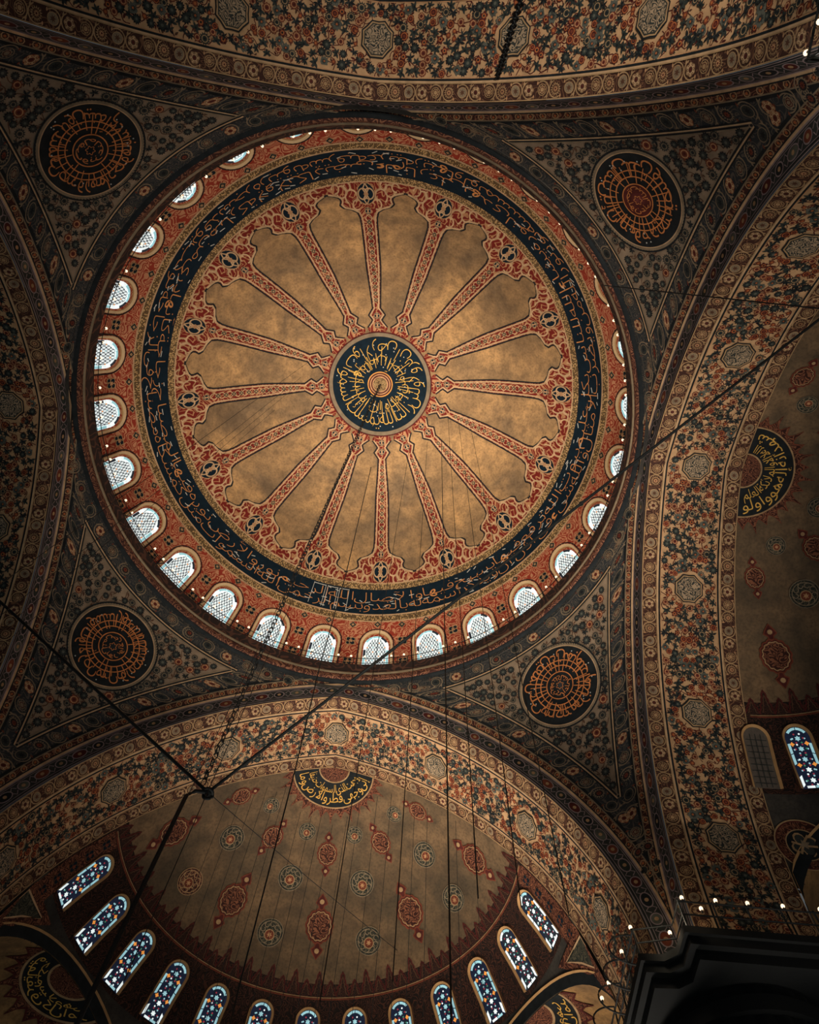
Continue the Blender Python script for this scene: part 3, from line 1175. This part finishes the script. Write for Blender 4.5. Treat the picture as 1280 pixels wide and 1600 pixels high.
def roundel(parent, words, ink_):
    b = B(S_rnd)
    g, t = grid(0, 2 * PI, .0, 1.9, 72, 6)
    b.flat(g, t, 'ink', .03)
    for r, w_, m_ in ((1.93, .05, 'ink'), (1.87, .06, 'border_grey'), (1.8, .02, 'line_tan')):
        g, t = grid(0, 2 * PI, r - w_, r + w_, 96, 1)
        b.flat(g, t, m_, .04)
    o = b.build('calligraphy_roundel', parent)
    b = B(S_rnd)
    text_ring(b, S_rnd, words[:7], 2 * PI, 1.2, 1.74, 0, .95, ink_, .06, .02, -.008)
    for r in (.62, .9, 1.14):
        g, t = grid(0, 2 * PI, r - .022, r + .022, 72, 1)
        b.flat(g, t, ink_, .065)
    for k in range(28):
        a = k * 2 * PI / 28 + rng.uniform(-.05, .05)
        r0, r1 = rng.choice([.66, .8, .9]), rng.uniform(1.15, 1.5)
        b.flat(*strip([[a - .017 / r0, r0], [a - .017 / r1, r1]], [[a + .017 / r0, r0], [a + .017 / r1, r1]]), ink_, .066)
    g, t = grid(0, 2 * PI, .0, .6, 48, 2)
    b.flat(g, t, 'maroon' if words is RT[3] else 'ink', .05)
    text_ring(b, S_rnd, words[3:6], 2 * PI, 0, .56, 0, .36, ink_, .06, .05, .0)
    P = petals(6, .2, .4, 5)
    b.flat(*stroke(np.stack([np.arctan2(P[:, 1], P[:, 0]), np.hypot(P[:, 0], P[:, 1])], 1)[:-1], .0) if False else strip(*[np.stack([np.linspace(0, 2 * PI, 40), .13 + .03 * np.cos(6 * np.linspace(0, 2 * PI, 40)) + d_], 1) for d_ in (0, .03)]), ink_, .062)
    for k in range(14):
        a, r = rng.uniform(0, 6.28), rng.uniform(1.2, 1.7)
        P = circ(.03, 6)
        b.flat(*fan(np.stack([a + P[:, 0] / r, r + P[:, 1]], 1)), 'mark_white', .07)
    b.build('lettering', o)


QL = ['corner pendentive with a dark roundel, lower right between dome ring and right arch', 'corner pendentive with an orange lettered roundel, lower left beneath the dome ring',
      'darkest corner pendentive, at the upper left of the dome', 'corner pendentive at the upper right, its roundel tilted with a red centre']
Qs = [QN] + [copy_tree(QN) for _ in range(3)]
for k, o in enumerate(Qs):
    o.rotation_euler.z = PI / 2 * k
    o['label'] = QL[k]
    roundel(o, RT[k], 'letter_orange')

# ------------------------------------------------------------------ half domes
EX = rad(27.5)
XR, XZ = 5.95, 18.25


def exedra_outline(ph0, r, n=44, a0=-.25):
    al = np.linspace(a0, PI - a0, n)
    z = XZ + r * np.sin(al)
    t = np.arcsin(np.clip((z - ZC) / SR, -.3, 1))
    w = -E0 + SR * np.cos(t)
    ph = ph0 - r * np.cos(al) / w
    ph = np.clip(ph, .004, PI - .004)
    return np.stack([ph, t], 1), al


pend_small = [T(fan(petals(14, 1, .1, 5) * [.52, .6]), 'maroon', 1), T(fan(petals(14, .9, .1, 5) * [.52, .6]), 'lattice_red', 2),
              T(stroke(petals(14, 1, .1, 5) * [.52, .6], .05, True), 'rust', 3), T(stroke(petals(14, .84, .1, 5) * [.52, .6], .03, True), 'rose_tan', 3)]
for sg in (-1, 1):
    tip = np.array([[-.07, .58], [-.1, .7], [-.22, .78], [-.16, .9], [0, 1.12], [.16, .9], [.22, .78], [.1, .7], [.07, .58]]) * [1, sg]
    pend_small += [T(tess(tip), 'maroon', 1), T(stroke(tip, .045), 'rust', 2), T(fan(circ(.09, 8, 0, .84 * sg)), 'rose_tan', 3)]
disc = [T(fan(circ(1, 28)), 'ink', 1), T(fan(circ(.93, 28)), 'green_panel', 2), T(stroke(circ(.8, 26), .05, True), 'border_grey', 3), T(stroke(circ(.97, 26), .05, True), 'border_grey', 3),
        T(fan(circ(.32, 16, 0, -.15)), 'rust', 3), T(stroke(circ(.36, 16, 0, -.15), .06, True), 'rose_tan', 4), T(fan(star(6, .22, .1, 0, 0, -.15)), 'tan', 4)] + \
       [T(stroke(circ(.16, 10, .6 * math.cos(a), .6 * math.sin(a), a, a + 4.5), .06), 'border_grey', 3) for a in np.arange(9) * 2 * PI / 9 + .2]


def S_win(ph0, z0):
    return S_half_patch(ph0, half_t(z0))


def stained(parent, ph0, pale):
    """pointed stained-glass light, 0.9 m wide, 2.4 m tall"""
    S = S_win(ph0, 24.95)
    b = B(S)
    P0, P1, P2 = arch_pts(.6, 0, 2.62, 18), arch_pts(.56, 0, 2.58, 18), arch_pts(.46, .0, 2.48, 18)
    n = len(P0)
    A, C, Dd = S(*P0.T, .0), S(*P1.T, .09), S(*P2.T, .03)
    b.raw(np.concatenate([A, C]), strip(P0, P0)[1], 'brown')
    b.raw(np.concatenate([C, Dd]), strip(P0, P0)[1], 'cream_dark')
    b.build('surround', parent)
    b = B(S)
    if pale == 'unlit':
        pane(b, S, P2, 'dull_glass', .03)
        for y in np.arange(.2, 2.2, .25):
            b.flat(*stroke([[-.4, y], [.4, y]], .03), 'slate', .035)
        for x in (-.2, 0, .2):
            b.flat(*stroke([[x, .05], [x, 2.2]], .03), 'slate', .036)
        b.build('glass', parent)
        return
    lead = 'glass_navy' if not pale else 'glass_lead'
    pane(b, S, P2, lead, .03)
    w1 = 'glass_white_dim' if pale else 'glass_aqua'
    seg_border(b, S, .44, .02, 2.45, .1, ['glass_white_dim', 'glass_navy', w1, w1, 'glass_navy', 'glass_aqua', w1, 'glass_navy', w1, w1, 'glass_navy', 'glass_white_dim'], .036, 12)
    for k in range(2):
        b.flat(*strip([[-.3 + .31 * k, .02], [-.02 + .31 * k, .02]], [[-.3 + .31 * k, .11], [-.02 + .31 * k, .11]]), ('glass_white_dim', w1)[k], .036)
    for k in range(5):
        y = .32 + k * .42
        b.flat(*fan(star(6, .115, .07, .5, 0, y)), 'glass_white_dim' if k < 2 else w1, .036)
        for j in range(6):
            a = j * PI / 3
            m_ = ('glass_red', 'glass_aqua', 'glass_red', 'glass_green', 'glass_red', 'glass_white_dim')[(j + k) % 6]
            b.flat(*fan(circ(.038, 6, .2 * math.cos(a), y + .2 * math.sin(a))), m_, .036)
        if k in (1, 3):
            for sg in (-1, 1):
                b.flat(*fan(star(4, .1, .06, 0, .27 * sg, y + .2)), 'glass_orange', .037)
        for sg in (-1, 1):
            b.flat(*fan(circ(.035, 6, .25 * sg, y - .02)), 'glass_aqua', .036)
    b.build('glass', parent)


def half_dome(label, kind):
    H = root('half_dome', label, 'half dome')
    Z0 = 17.2
    # shell with the two openings of the side niches left out
    nph, nt = 200, 120
    b = B(S_half)
    t0 = math.asin((Z0 - ZC) / SR)
    g, tr = grid(0, PI, t0, STM, nph, nt)
    c = g[tr].mean(1)
    z = ZC + SR * np.sin(c[:, 1])
    w = -E0 + SR * np.cos(c[:, 1])
    keep = np.ones(len(c), bool)
    for p0 in (EX, PI - EX):
        keep &= ~(((c[:, 0] - p0) * w) ** 2 + (z - XZ) ** 2 < (XR + .05) ** 2)
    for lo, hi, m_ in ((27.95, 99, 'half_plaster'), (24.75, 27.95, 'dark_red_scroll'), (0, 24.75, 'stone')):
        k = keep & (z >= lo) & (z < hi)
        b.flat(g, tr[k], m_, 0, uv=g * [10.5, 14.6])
    b.build('plaster_shell', H)
    # fringe of arabesque lobes
    b = B(S_half_patch(PI / 2, half_t(27.5)))
    wref = -E0 + SR * math.cos(half_t(27.5))
    nl = 46
    for k in range(nl):
        p0 = (k + .5) * PI / nl
        Sx = S_half_patch(p0, half_t(27.5))
        hgt = (1.05, .7)[k % 2]
        hw_ = wref * PI / nl / 2
        tl = np.linspace(0, 1, 15)
        prof = np.interp(tl, [0, .18, .26, .42, .5, .62, .7, .84, .92, 1], [1, .98, .72, .74, .46, .5, .28, .3, .1, 0]) * hw_
        P = np.concatenate([np.stack([-prof, tl * hgt], 1), np.stack([prof, tl * hgt], 1)[::-1][1:]])
        b.flat(*tess(P), 'dark_red_scroll', .012, Sx, uv=P * 2.2)
        b.flat(*stroke(P[1:-1], .06), 'maroon', .02, Sx)
        b.flat(*stroke(P[2:-2] * [.62, .8], .04), 'brown', .02, Sx)
    Sx = lambda p, v, h: S_half(p, half_t(27.45) + v / SR, h)
    hline(b, Sx, .02, PI - .02, 0, .06, 'rust', .024, 90)
    hline(b, Sx, .02, PI - .02, .06, .03, 'rose_tan', .022, 90)
    b.build('fringe', H)
    # border strips beside the arch
    for sg in (0, 1) if kind == 'S' else ():
        b = B(S_half)
        g, tr = grid(.01, .11, half_t(24.0), half_t(27.4), 2, 16)
        if sg:
            g[:, 0] = PI - g[:, 0]
        b.flat(g, tr, 'lattice_red' if kind == 'S' else 'dark_red_scroll', .015, uv=g * [10, 14.6])
        for k in range(5):
            b.stamp(quat, 0, 0, .26, .78, .025, S_half_patch(.06 if not sg else PI - .06, half_t(24.4 + .66 * k)), cmap={'rose_tan': 'brown', 'tan': 'rust'})
        b.build('border_strip', H)
    # medallion under the crown
    b = B(S_half_polar)
    fr = [(a, 2.05) for a in (.0, PI)]
    g, tr = grid(0.0, PI, .0, 1.98, 60, 5)
    b.flat(g, tr, 'ink', .02)
    for r in (1.98, .74):
        g, tr = grid(0.0, PI, r - .03, r + .03, 60, 1)
        b.flat(g, tr, 'rose_tan', .04)
    g, tr = grid(0.0, PI, .012, .72, 30, 6)
    b.flat(g, tr, 'lattice_red', .035, uv=np.stack([g[:, 1] * np.cos(g[:, 0]), g[:, 1] * np.sin(g[:, 0])], 1) * 1.5 + 3.7)
    for k in range(15):
        a0, a1 = k * PI / 15, (k + 1) * PI / 15
        am = (a0 + a1) / 2
        tip = 2.75 if k % 2 else 2.5
        P = np.array([[a0, 1.98], [a0, 2.15], [a0 * .7 + am * .3, 2.2], [am - .03, 2.35], [am, tip], [am + .03, 2.35], [a1 * .7 + am * .3, 2.2], [a1, 2.15], [a1, 1.98]])
        b.flat(*tess(P), 'lattice_red', .02, uv=P * [2.2, 1])
        q0, q1 = P.copy(), P.copy()
        q0[:, 1] += .03
        q1[:, 1] -= .03
        b.flat(*strip(q0[1:-1], q1[1:-1]), 'rust', .03)
    md = b.build('calligraphy_medallion', H)
    b = B(S_half_polar)
    words = WAJH if kind == 'S' else 'شهد الله أنه لا إله إلا هو والملائكة وأولو العلم'.split()
    text_ring(b, S_half_polar, words[::2], PI - .2, .1, 1.92, 0, .72, 'letter_gold', .05, .05, -.004)
    text_ring(b, S_half_polar, words[1::2], PI - .35, .2, 1.42, 0, .62, 'letter_gold', .055, .05, -.006)
    b.build('lettering', md)
    # pendants and discs
    for p0, z0, s_ in [(90, 31.5, .92), (49, 31.5, .92), (131, 31.4, .92), (11, 31.3, .8), (169, 31.3, .8)]:
        b = B(S_half_patch(rad(p0), half_t(z0)))
        b.stamp(pend_small, 0, 0, s_, 0, .02)
        b.build('pendant_ornament', H)
    for p0, z0, s_ in [(90, 29.65, 1.25), (50.5, 29.55, 1.25), (128, 29.5, 1.25), (12.5, 29.2, 1.2), (167.5, 29.3, 1.2)]:
        b = B(S_half_patch(rad(p0), half_t(z0)))
        b.stamp(pend_small, 0, 0, s_, 0, .02)
        b.build('pendant_ornament', H)
    for p0, z0, s_ in [(70.2, 29.15, .62), (108.7, 29.17, .62), (146.5, 29.05, .6), (31, 29.08, .6), (69.1, 30.74, .6), (108.7, 30.76, .6), (148.6, 30.67, .6), (29.6, 30.57, .6),
                       (67.2, 31.87, .42), (109.8, 31.88, .42), (150.6, 31.83, .4), (25.2, 31.76, .4)]:
        b = B(S_half_patch(rad(p0), half_t(z0)))
        b.stamp(disc, 0, 0, s_, 0, .02, cmap={'green_panel': 'mould_red', 'border_grey': 'rose_tan'} if (kind == 'S' and p0 == 146.5) else None)
        b.build('disc_ornament', H)
    # corner spandrels by the arch
    for sg in (0, 1):
        b = B(S_half)
        fl = lambda P: P if not sg else np.stack([PI - P[:, 0], P[:, 1]], 1)
        zt = lambda P: fl(np.array([[rad(p), half_t(z)] for p, z in P]))
        if kind == 'S':
            b.flat(*tess(zt([(0.3, 24.25), (13, 24.4), (8, 23.5), (4, 22.4), (.3, 20.9)])), 'lattice_red', .012, uv=zt([(0.3, 24.25), (13, 24.4), (8, 23.5), (4, 22.4), (.3, 20.9)]) * [10.5, 14.6])
            b.flat(*tess(zt([(.5, 23.85), (9.3, 24.1), (5, 23.4), (.6, 22.4)])), 'green_panel', .06, uv=zt([(.5, 23.85), (9.3, 24.1), (5, 23.4), (.6, 22.4)]) * [10.5, 14.6])
            b.flat(*stroke(zt([(.5, 23.85), (9.3, 24.1), (5, 23.4), (.6, 22.4)]), .006, True), 'line_tan', .07)
        else:
            Sx = S_half_patch(rad(4.5) if not sg else PI - rad(4.5), half_t(22.9))
            for r0, r1, m_ in ((.0, .58, 'ink'), (.58, .62, 'rose_tan'), (.62, .9, 'lattice_red'), (.9, .95, 'maroon'), (.95, 1., 'rose_tan')):
                g, tr = grid(0, 2 * PI, r0, r1, 40, 2)
                b.flat(np.stack([g[:, 1] * np.cos(g[:, 0]), g[:, 1] * np.sin(g[:, 0])], 1), tr, m_, .03, Sx)
            b.stamp(quat, 0, 0, .5, .4, .035, Sx, cmap={'navy': 'slate', 'tan': 'border_grey'})
        b.build('spandrel_panel', H)
    return H


def exedra(label, ph0):
    X = root('exedra', label, 'niche', 'small side niches below the half domes')
    O, al = exedra_outline(ph0, XR)
    A = S_half(O[:, 0], O[:, 1], 0.)
    nd = np.array([math.cos(ph0), math.sin(ph0), 0])
    c0 = np.array([0, SY, 0]) + nd * 10.2
    c0[2] = XZ
    be = np.linspace(0, PI / 2, 22)
    v = A - c0
    V = c0 + v[:, None] * np.cos(be)[None, :, None] + (nd * 6.2)[None, None] * np.sin(be)[None, :, None]
    b = B()
    _, tr = grid(0, 1, 0, 1, 21, len(A) - 1)
    b.raw(V.reshape(-1, 3), tr, 'niche_plaster')
    b.build('plaster_shell', X)

    def S_n(a, bb, h):
        """a: metres along the arch edge from its crown, bb: metres into the niche"""
        ang = PI / 2 + a / XR
        Ph = ph0 - XR * np.cos(ang) / 10.4
        z = XZ + XR * np.sin(ang)
        t = np.arcsin(np.clip((z - ZC) / SR, -.3, 1))
        w = -E0 + SR * np.cos(t)
        Ph = np.clip(ph0 - XR * np.cos(ang) / w, .004, PI - .004)
        Q = S_half(Ph, t, 0.) - c0
        k = (1 - h / 6.)[..., None]
        return c0 + (Q * np.cos(bb / 6.2)[..., None] + nd * 6.2 * np.sin(bb / 6.2)[..., None]) * k
    # rim: tan bead, then a deep dark reveal
    b = B()
    O2, _ = exedra_outline(ph0, XR + .38)
    O3, _ = exedra_outline(ph0, XR + .46)
    A2, A3 = S_half(O2[:, 0], O2[:, 1], .03), S_half(O3[:, 0], O3[:, 1], .06)
    A1 = S_half(O[:, 0], O[:, 1], .05)
    s_ = strip(O, O)[1]
    b.raw(np.concatenate([A, A1]), s_, 'stone')
    b.raw(np.concatenate([A1, A2]), s_, 'ink')
    b.raw(np.concatenate([A2, A3]), s_, 'cream_dark')
    b.build('arch_rim', X)
    Sp = lambda a, r, h: S_n(r * np.cos(a), r * np.sin(a), h)
    b = B(Sp)
    g, tr = grid(0, PI, 0, 2.0, 40, 5)
    b.flat(g, tr, 'ink', .03)
    for r in (2.0, .95):
        g, tr = grid(0, PI, r - .05, r + .05, 40, 1)
        b.flat(g, tr, 'rose_tan', .05)
    g, tr = grid(0, PI, 0, .92, 30, 2)
    b.flat(g, tr, 'lattice_red', .045, uv=np.stack([g[:, 1] * np.cos(g[:, 0]), g[:, 1] * np.sin(g[:, 0])], 1) * 1.5 + 3.7)
    for k in range(11):
        a0, a1 = k * PI / 11, (k + 1) * PI / 11
        am = (a0 + a1) / 2
        tip = 2.95 if k % 2 else 2.65
        P = np.array([[a0, 2.0], [a0, 2.2], [a0 * .7 + am * .3, 2.3], [am - .05, 2.45], [am, tip], [am + .05, 2.45], [a1 * .7 + am * .3, 2.3], [a1, 2.2], [a1, 2.0]])
        b.flat(*tess(P), 'lattice_red', .03, uv=P * [2.2, 1])
        q0, q1 = P.copy(), P.copy()
        q0[:, 1] += .07
        q1[:, 1] -= .07
        b.flat(*strip(q0[1:-1], q1[1:-1]), 'maroon', .045)
    md = b.build('calligraphy_medallion', X)
    b = B(Sp)
    text_ring(b, Sp, 'فيها يفرق كل أمر'.split(), PI - .3, .15, 1.94, 0, .62, 'letter_gold', .06, .05, -.002)
    text_ring(b, Sp, 'حكيم سلام هي'.split(), PI - .3, .2, 1.5, 0, .5, 'letter_gold', .065, .05, -.004)
    b.build('lettering', md)
    return X


HS = half_dome('brown half dome at the bottom, dotted with red pendants and round ornaments above stained windows', 'S')
HE = half_dome('very dark half dome at the right edge, seen past the tall floral arch', 'E')
HE.rotation_euler.z = -PI / 2
for H_, ang, nm, pair in ((HS, 0, 'bottom', ('warm lit small niche under the rightmost stained windows of the bottom half dome', 'dim small niche at the lower left corner with yellow calligraphy')),
                          (HE, -PI / 2, 'right', ('small niche high on the right half dome, mostly hidden behind the right arch', 'small niche at the right edge just above the dark pier'))):
    for ph0, lb in zip((EX, PI - EX), pair):
        if H_ is HE and ph0 < 1:
            pass
        x = exedra(lb, ph0)
        x.rotation_euler.z = ang
ORD = 'first,second,third,fourth,fifth,sixth,seventh,eighth,ninth,tenth,eleventh,twelfth,last'.split(',')
wn = nwin
for k in range(13):
    ph0 = rad(90 + 13.5 * (6 - k))
    wn += 1
    w_ = root('window_%d' % wn, 'stained glass window, %s from the left in the row round the bottom half dome' % ORD[k], 'window', 'stained windows of the bottom half dome', 'structure')
    stained(w_, ph0, k >= 11)
for ph0, kd, lb in ((180 - 1.2, 'unlit', 'unlit grey latticed window half hidden by the edge of the right arch'), (180 - 11.3, '', 'tall stained glass window at the right edge of the picture')):
    wn += 1
    w_ = root('window_%d' % wn, lb, 'window', None, 'structure')
    stained(w_, rad(ph0), kd)
    w_.rotation_euler.z = -PI / 2

# unseen plain half-dome shells that block light, closing the two sides the picture does not look into
for nm, ang in (('half_dome_north', PI), ('half_dome_west', PI / 2)):
    b = B(S_half)
    g, tr = grid(0, PI, -.1, STM, 60, 30)
    b.flat(g, tr, 'half_plaster', 0)
    o = b.build(nm)
    o['kind'] = 'structure'
    tag(o, 'plain shell of the half dome behind the %s arch' % ('top' if nm == 'half_dome_north' else 'left'), 'semidome')
    o.rotation_euler.z = ang

# ------------------------------------------------------------------ piers with their galleries
PN = root('pier', 'x', 'pier', 'piers under the corners of the dome')


def prism(bb, poly, z0, z1, mat):
    P = np.array(poly, float)
    n = len(P)
    t = tess(P)[1]
    for z in (z0, z1):
        bb.raw(np.column_stack([P, np.full(n, z)]), t, mat)
    V = np.concatenate([np.column_stack([P, np.full(n, z0)]), np.column_stack([P, np.full(n, z1)])])
    i = np.arange(n)
    j = (i + 1) % n
    bb.raw(V, np.concatenate([np.stack([i, j, j + n], 1), np.stack([i, j + n, i + n], 1)]), mat)


GP = [(11.28, 9.93), (16.15, 9.93), (16.15, 16.15), (10.25, 16.15), (10.25, 11.06), (10.92, 11.02), (11.25, 10.74)]
IN = lambda d: [(11.28 + d, 9.93 + d), (16.15, 9.93 + d), (16.15, 16.15), (10.25 + d, 16.15), (10.25 + d, 11.06 + d), (10.92 + d, 11.02 + d), (11.25 + d, 10.74 + d)]
bb = B()
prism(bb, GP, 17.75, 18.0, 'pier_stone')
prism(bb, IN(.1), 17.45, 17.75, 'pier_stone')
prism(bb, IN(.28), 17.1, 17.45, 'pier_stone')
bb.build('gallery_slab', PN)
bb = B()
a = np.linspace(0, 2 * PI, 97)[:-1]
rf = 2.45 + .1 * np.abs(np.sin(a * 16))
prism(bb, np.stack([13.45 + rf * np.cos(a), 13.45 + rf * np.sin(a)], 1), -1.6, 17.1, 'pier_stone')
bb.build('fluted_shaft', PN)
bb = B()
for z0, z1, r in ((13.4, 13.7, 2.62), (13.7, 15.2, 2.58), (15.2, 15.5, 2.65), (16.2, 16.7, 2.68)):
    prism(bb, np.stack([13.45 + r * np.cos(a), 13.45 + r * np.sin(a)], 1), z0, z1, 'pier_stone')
bb.build('capital', PN)
RP_ = root('pier_railing', 'x', 'railing', 'bulb-lit gallery railings on the piers')
for z in (18.5, 19.0):
    for P in ([(11.45, 10.0, z), (16., 10., z)], [(10.32, 11.2, z), (10.32, 16, z)], [(11.45, 10.0, z), (11.45, 10.9, z), (10.32, 11.2, z)]):
        bb = B()
        tube(bb, P, .028, 'iron', 5)
        bb.build('rail', RP_)
for k in range(5):
    for P in ([(11.45 + k * 1.0, 10.0, 18.), (11.45 + k * 1.0, 10.0, 19.05)], [(10.32, 11.2 + k * 1.05, 18.), (10.32, 11.2 + k * 1.05, 19.05)]):
        bb = B()
        tube(bb, P, .03, 'iron', 5)
        bb.build('post', RP_)
for k in range(5):
    y0 = 11.5 + k * .95
    t_ = np.linspace(0, PI, 14)
    bb = B()
    tube(bb, np.stack([10.32 - .75 * np.sin(t_), np.full(14, y0), 18.55 + .55 * np.cos(t_)], 1), .028, 'iron', 5)
    bb.build('hoop', RP_)
for c in [(11.6, 10., 19.15), (12.05, 9.98, 18.75), (12.6, 10., 19.15), (13.55, 10., 19.15), (14.6, 10., 19.15), (15.7, 10., 19.15), (11.3, 10.9, 18.7), (10.3, 11.25, 19.15), (10.1, 11.95, 18.9), (9.95, 13.3, 19.0), (9.7, 13.5, 18.6), (10.2, 15.2, 19.1)]:
    bb = B()
    ball(bb, c, .06, 'bulb')
    tube(bb, [(c[0], c[1], c[2] - .16), (c[0], c[1], c[2] - .06)], .03, 'iron', 5)
    bb.build('light_bulb', RP_)
PL = ['massive dark pier in the lower right corner, its gallery edge cutting off the arches', 'pier outside the lower left corner below the left and bottom arches', 'pier beyond the upper left corner', 'pier at the upper right, only its gallery edge near the frame']
RLb = ['railing with bulbs along the dark pier at the lower right', 'railing on the pier outside the lower left corner', 'railing on the pier beyond the upper left corner', 'railing with a bulb at the upper right edge of the picture']
for k in (0, 3):
    for src, lb in ((PN, PL), (RP_, RLb)):
        o = src if k == 0 else copy_tree(src)
        o.rotation_euler.z = k * PI / 2
        o['label'] = lb[k]


# ------------------------------------------------------------------ cables, chains and hanging wires
def ray(x, y):
    d = np.array([(x - 640 - PX) / F, (y - 800 - PY) / F, 1.]) @ RM
    return d / d[2]


def at(x, y, z):
    return EYE + ray(x, y) * z


def sagline(p, q, sag, n=24):
    t = np.linspace(0, 1, n)[:, None]
    P = np.array(p) * (1 - t) + np.array(q) * t
    P[:, 2:] -= sag * 4 * t * (1 - t)
    return P


HUB = at(325, 1238, 20.)
hb = B()
a = np.linspace(0, 2 * PI, 14, endpoint=False)
for off, tilt in ((0, 0), (.12, 1)):
    P = np.stack([HUB[0] + .14 * np.cos(a), HUB[1] + off + (.14 * np.sin(a) if not tilt else 0 * a), HUB[2] + (.14 * np.sin(a) if tilt else 0 * a)], 1)
    tube(hb, P, .05, 'iron', 6, True)
ball(hb, HUB, .13, 'iron', 1)
o = hb.build('shackle')
tag(o, 'dark iron shackle where the two long cables and the chain meet', 'shackle')


def cable(name, P, r, label, cat='cable', group=None, n=6):
    bb = B()
    tube(bb, P, r, 'iron', n)
    return tag(bb.build(name), label, cat, group)


cable('suspension_cable', sagline(HUB, at(-60, 885, 29.2), .0), .055, 'thick dark cable from the shackle up to the left arch')
cable('suspension_cable', sagline(HUB, at(1310, 476, 29.5), .0), .05, 'thick dark cable slanting from the shackle to the right arch across the dome')
_a = at(945, 446, 33.6)
_b2 = at(1335, 488, 23.5)
cable('tie_cable', sagline(_a, _a + (_b2 - _a) * 1.6, .0), .022, 'thin cable from the right edge of the dome ring across the upper right arch')
cable('tie_cable', sagline(HUB, at(640, 1500, 29.6), .1), .012, 'thin wire running down right from the shackle over the half dome')


def chain(name, P, link, r, label):
    P = np.asarray(P, float)
    L = np.concatenate([[0], np.cumsum(np.linalg.norm(np.diff(P, axis=0), axis=1))])
    n = int(L[-1] / link)
    bb = B()
    a = np.linspace(0, 2 * PI, 9, endpoint=False)
    for k in range(n):
        s = (k + .5) * link
        c = np.array([np.interp(s, L, P[:, i]) for i in range(3)])
        c2 = np.array([np.interp(s + .01, L, P[:, i]) for i in range(3)])
        d = (c2 - c) / np.linalg.norm(c2 - c)
        u = np.cross(d, [.3, .8, .52])
        u /= np.linalg.norm(u)
        if k % 2:
            u = np.cross(d, u)
        Q = c + d * (link * .62) * np.cos(a)[:, None] + u * (link * .34) * np.sin(a)[:, None]
        tube(bb, Q, r, 'iron', 4, True)
    return tag(bb.build(name), label, 'chain')


chain('hanging_chain', sagline((0, 0, 48.4), HUB + [-.25, 0, .1], 1.2, 60), .24, .02, 'long linked chain from the centre of the dome down to the shackle')
P = np.concatenate([[HUB], [at(305, 1236, 19.8)], [at(291, 1243, 19.5)]])
V0 = at(291, 1243, 19.5)
cable('chandelier_rope', np.concatenate([P, [V0 + [0, 0, -2], V0 + [0, 0, -9], V0 + [0, 0, -17]]]), .06, 'thick dark rope dropping from the shackle to the lower left', 'rope')
V1 = at(820, 45, 27.5)
V1 = at(776, 124, 30.5)
chain('hanging_chain', sagline(V1, V1 + [0, 0, -20], 0, 30), .3, .025, 'dark linked chain hanging from the top arch')


def hit(x, y, inside):
    lo = None
    for z in np.arange(18, 50, .05):
        q = at(x, y, z)
        if not inside(q):
            return q
    return at(x, y, 40)


def in_half(q):
    if q[2] < ZC or q[1] < SY:
        return True
    w = -E0 + math.sqrt(max(SR ** 2 - (q[2] - ZC) ** 2, 0)) if SR ** 2 > (q[2] - ZC) ** 2 else -1
    return math.hypot(q[0], q[1] - SY) < w


def in_dome(q):
    if q[2] < 36:
        return True
    R = math.hypot(q[0], q[1])
    if R > 13.9:
        return False
    th = math.acos(R / 13.91)
    return q[2] < dome_prof(np.array(th))[1]


WG = 'thin wires hanging from the bottom half dome'
for k, (x, y) in enumerate([(352, 1262), (376, 1250), (398, 1240), (418, 1230), (433, 1236), (448, 1228), (470, 1268), (487, 1274), (505, 1262), (520, 1288), (543, 1276), (562, 1262), (590, 1244), (612, 1240), (632, 1254), (648, 1262), (668, 1262), (700, 1275), (712, 1282), (740, 1300)]):
    q = hit(x, y, in_half)
    cable('hanging_wire', [q, q * [1, 1, 0] + [0, 0, 6]], .009, 'very thin straight wire hanging down in front of the bottom half dome', 'wire', WG, 4)
WD = 'thin wires hanging from the main dome'
for x, y in [(566, 690), (552, 700), (640, 700), (668, 690), (700, 650), (716, 655), (734, 660), (470, 590), (455, 610), (490, 560), (430, 640)]:
    q = hit(x, y, in_dome)
    cable('hanging_wire', [q, q * [1, 1, 0] + [0, 0, 9]], .009, 'thin dark wire hanging straight down from the inside of the main dome', 'wire', WD, 4)
q = hit(690, 690, in_dome)
cable('hanging_wire', [q, q * [1, 1, 0] + [0, 0, 7]], .015, 'thicker dark wire running straight down the picture from right of the dome centre', 'wire', None, 5)
q = hit(580, 730, in_dome)
cable('hanging_wire', [q, at(540, 900, 34), at(500, 1040, 27), at(462, 1200, 22), at(378, 1525, 15), at(350, 1640, 13)], .022, 'long dark wire from below the dome centre leaning left over the half dome', 'wire', None, 5)
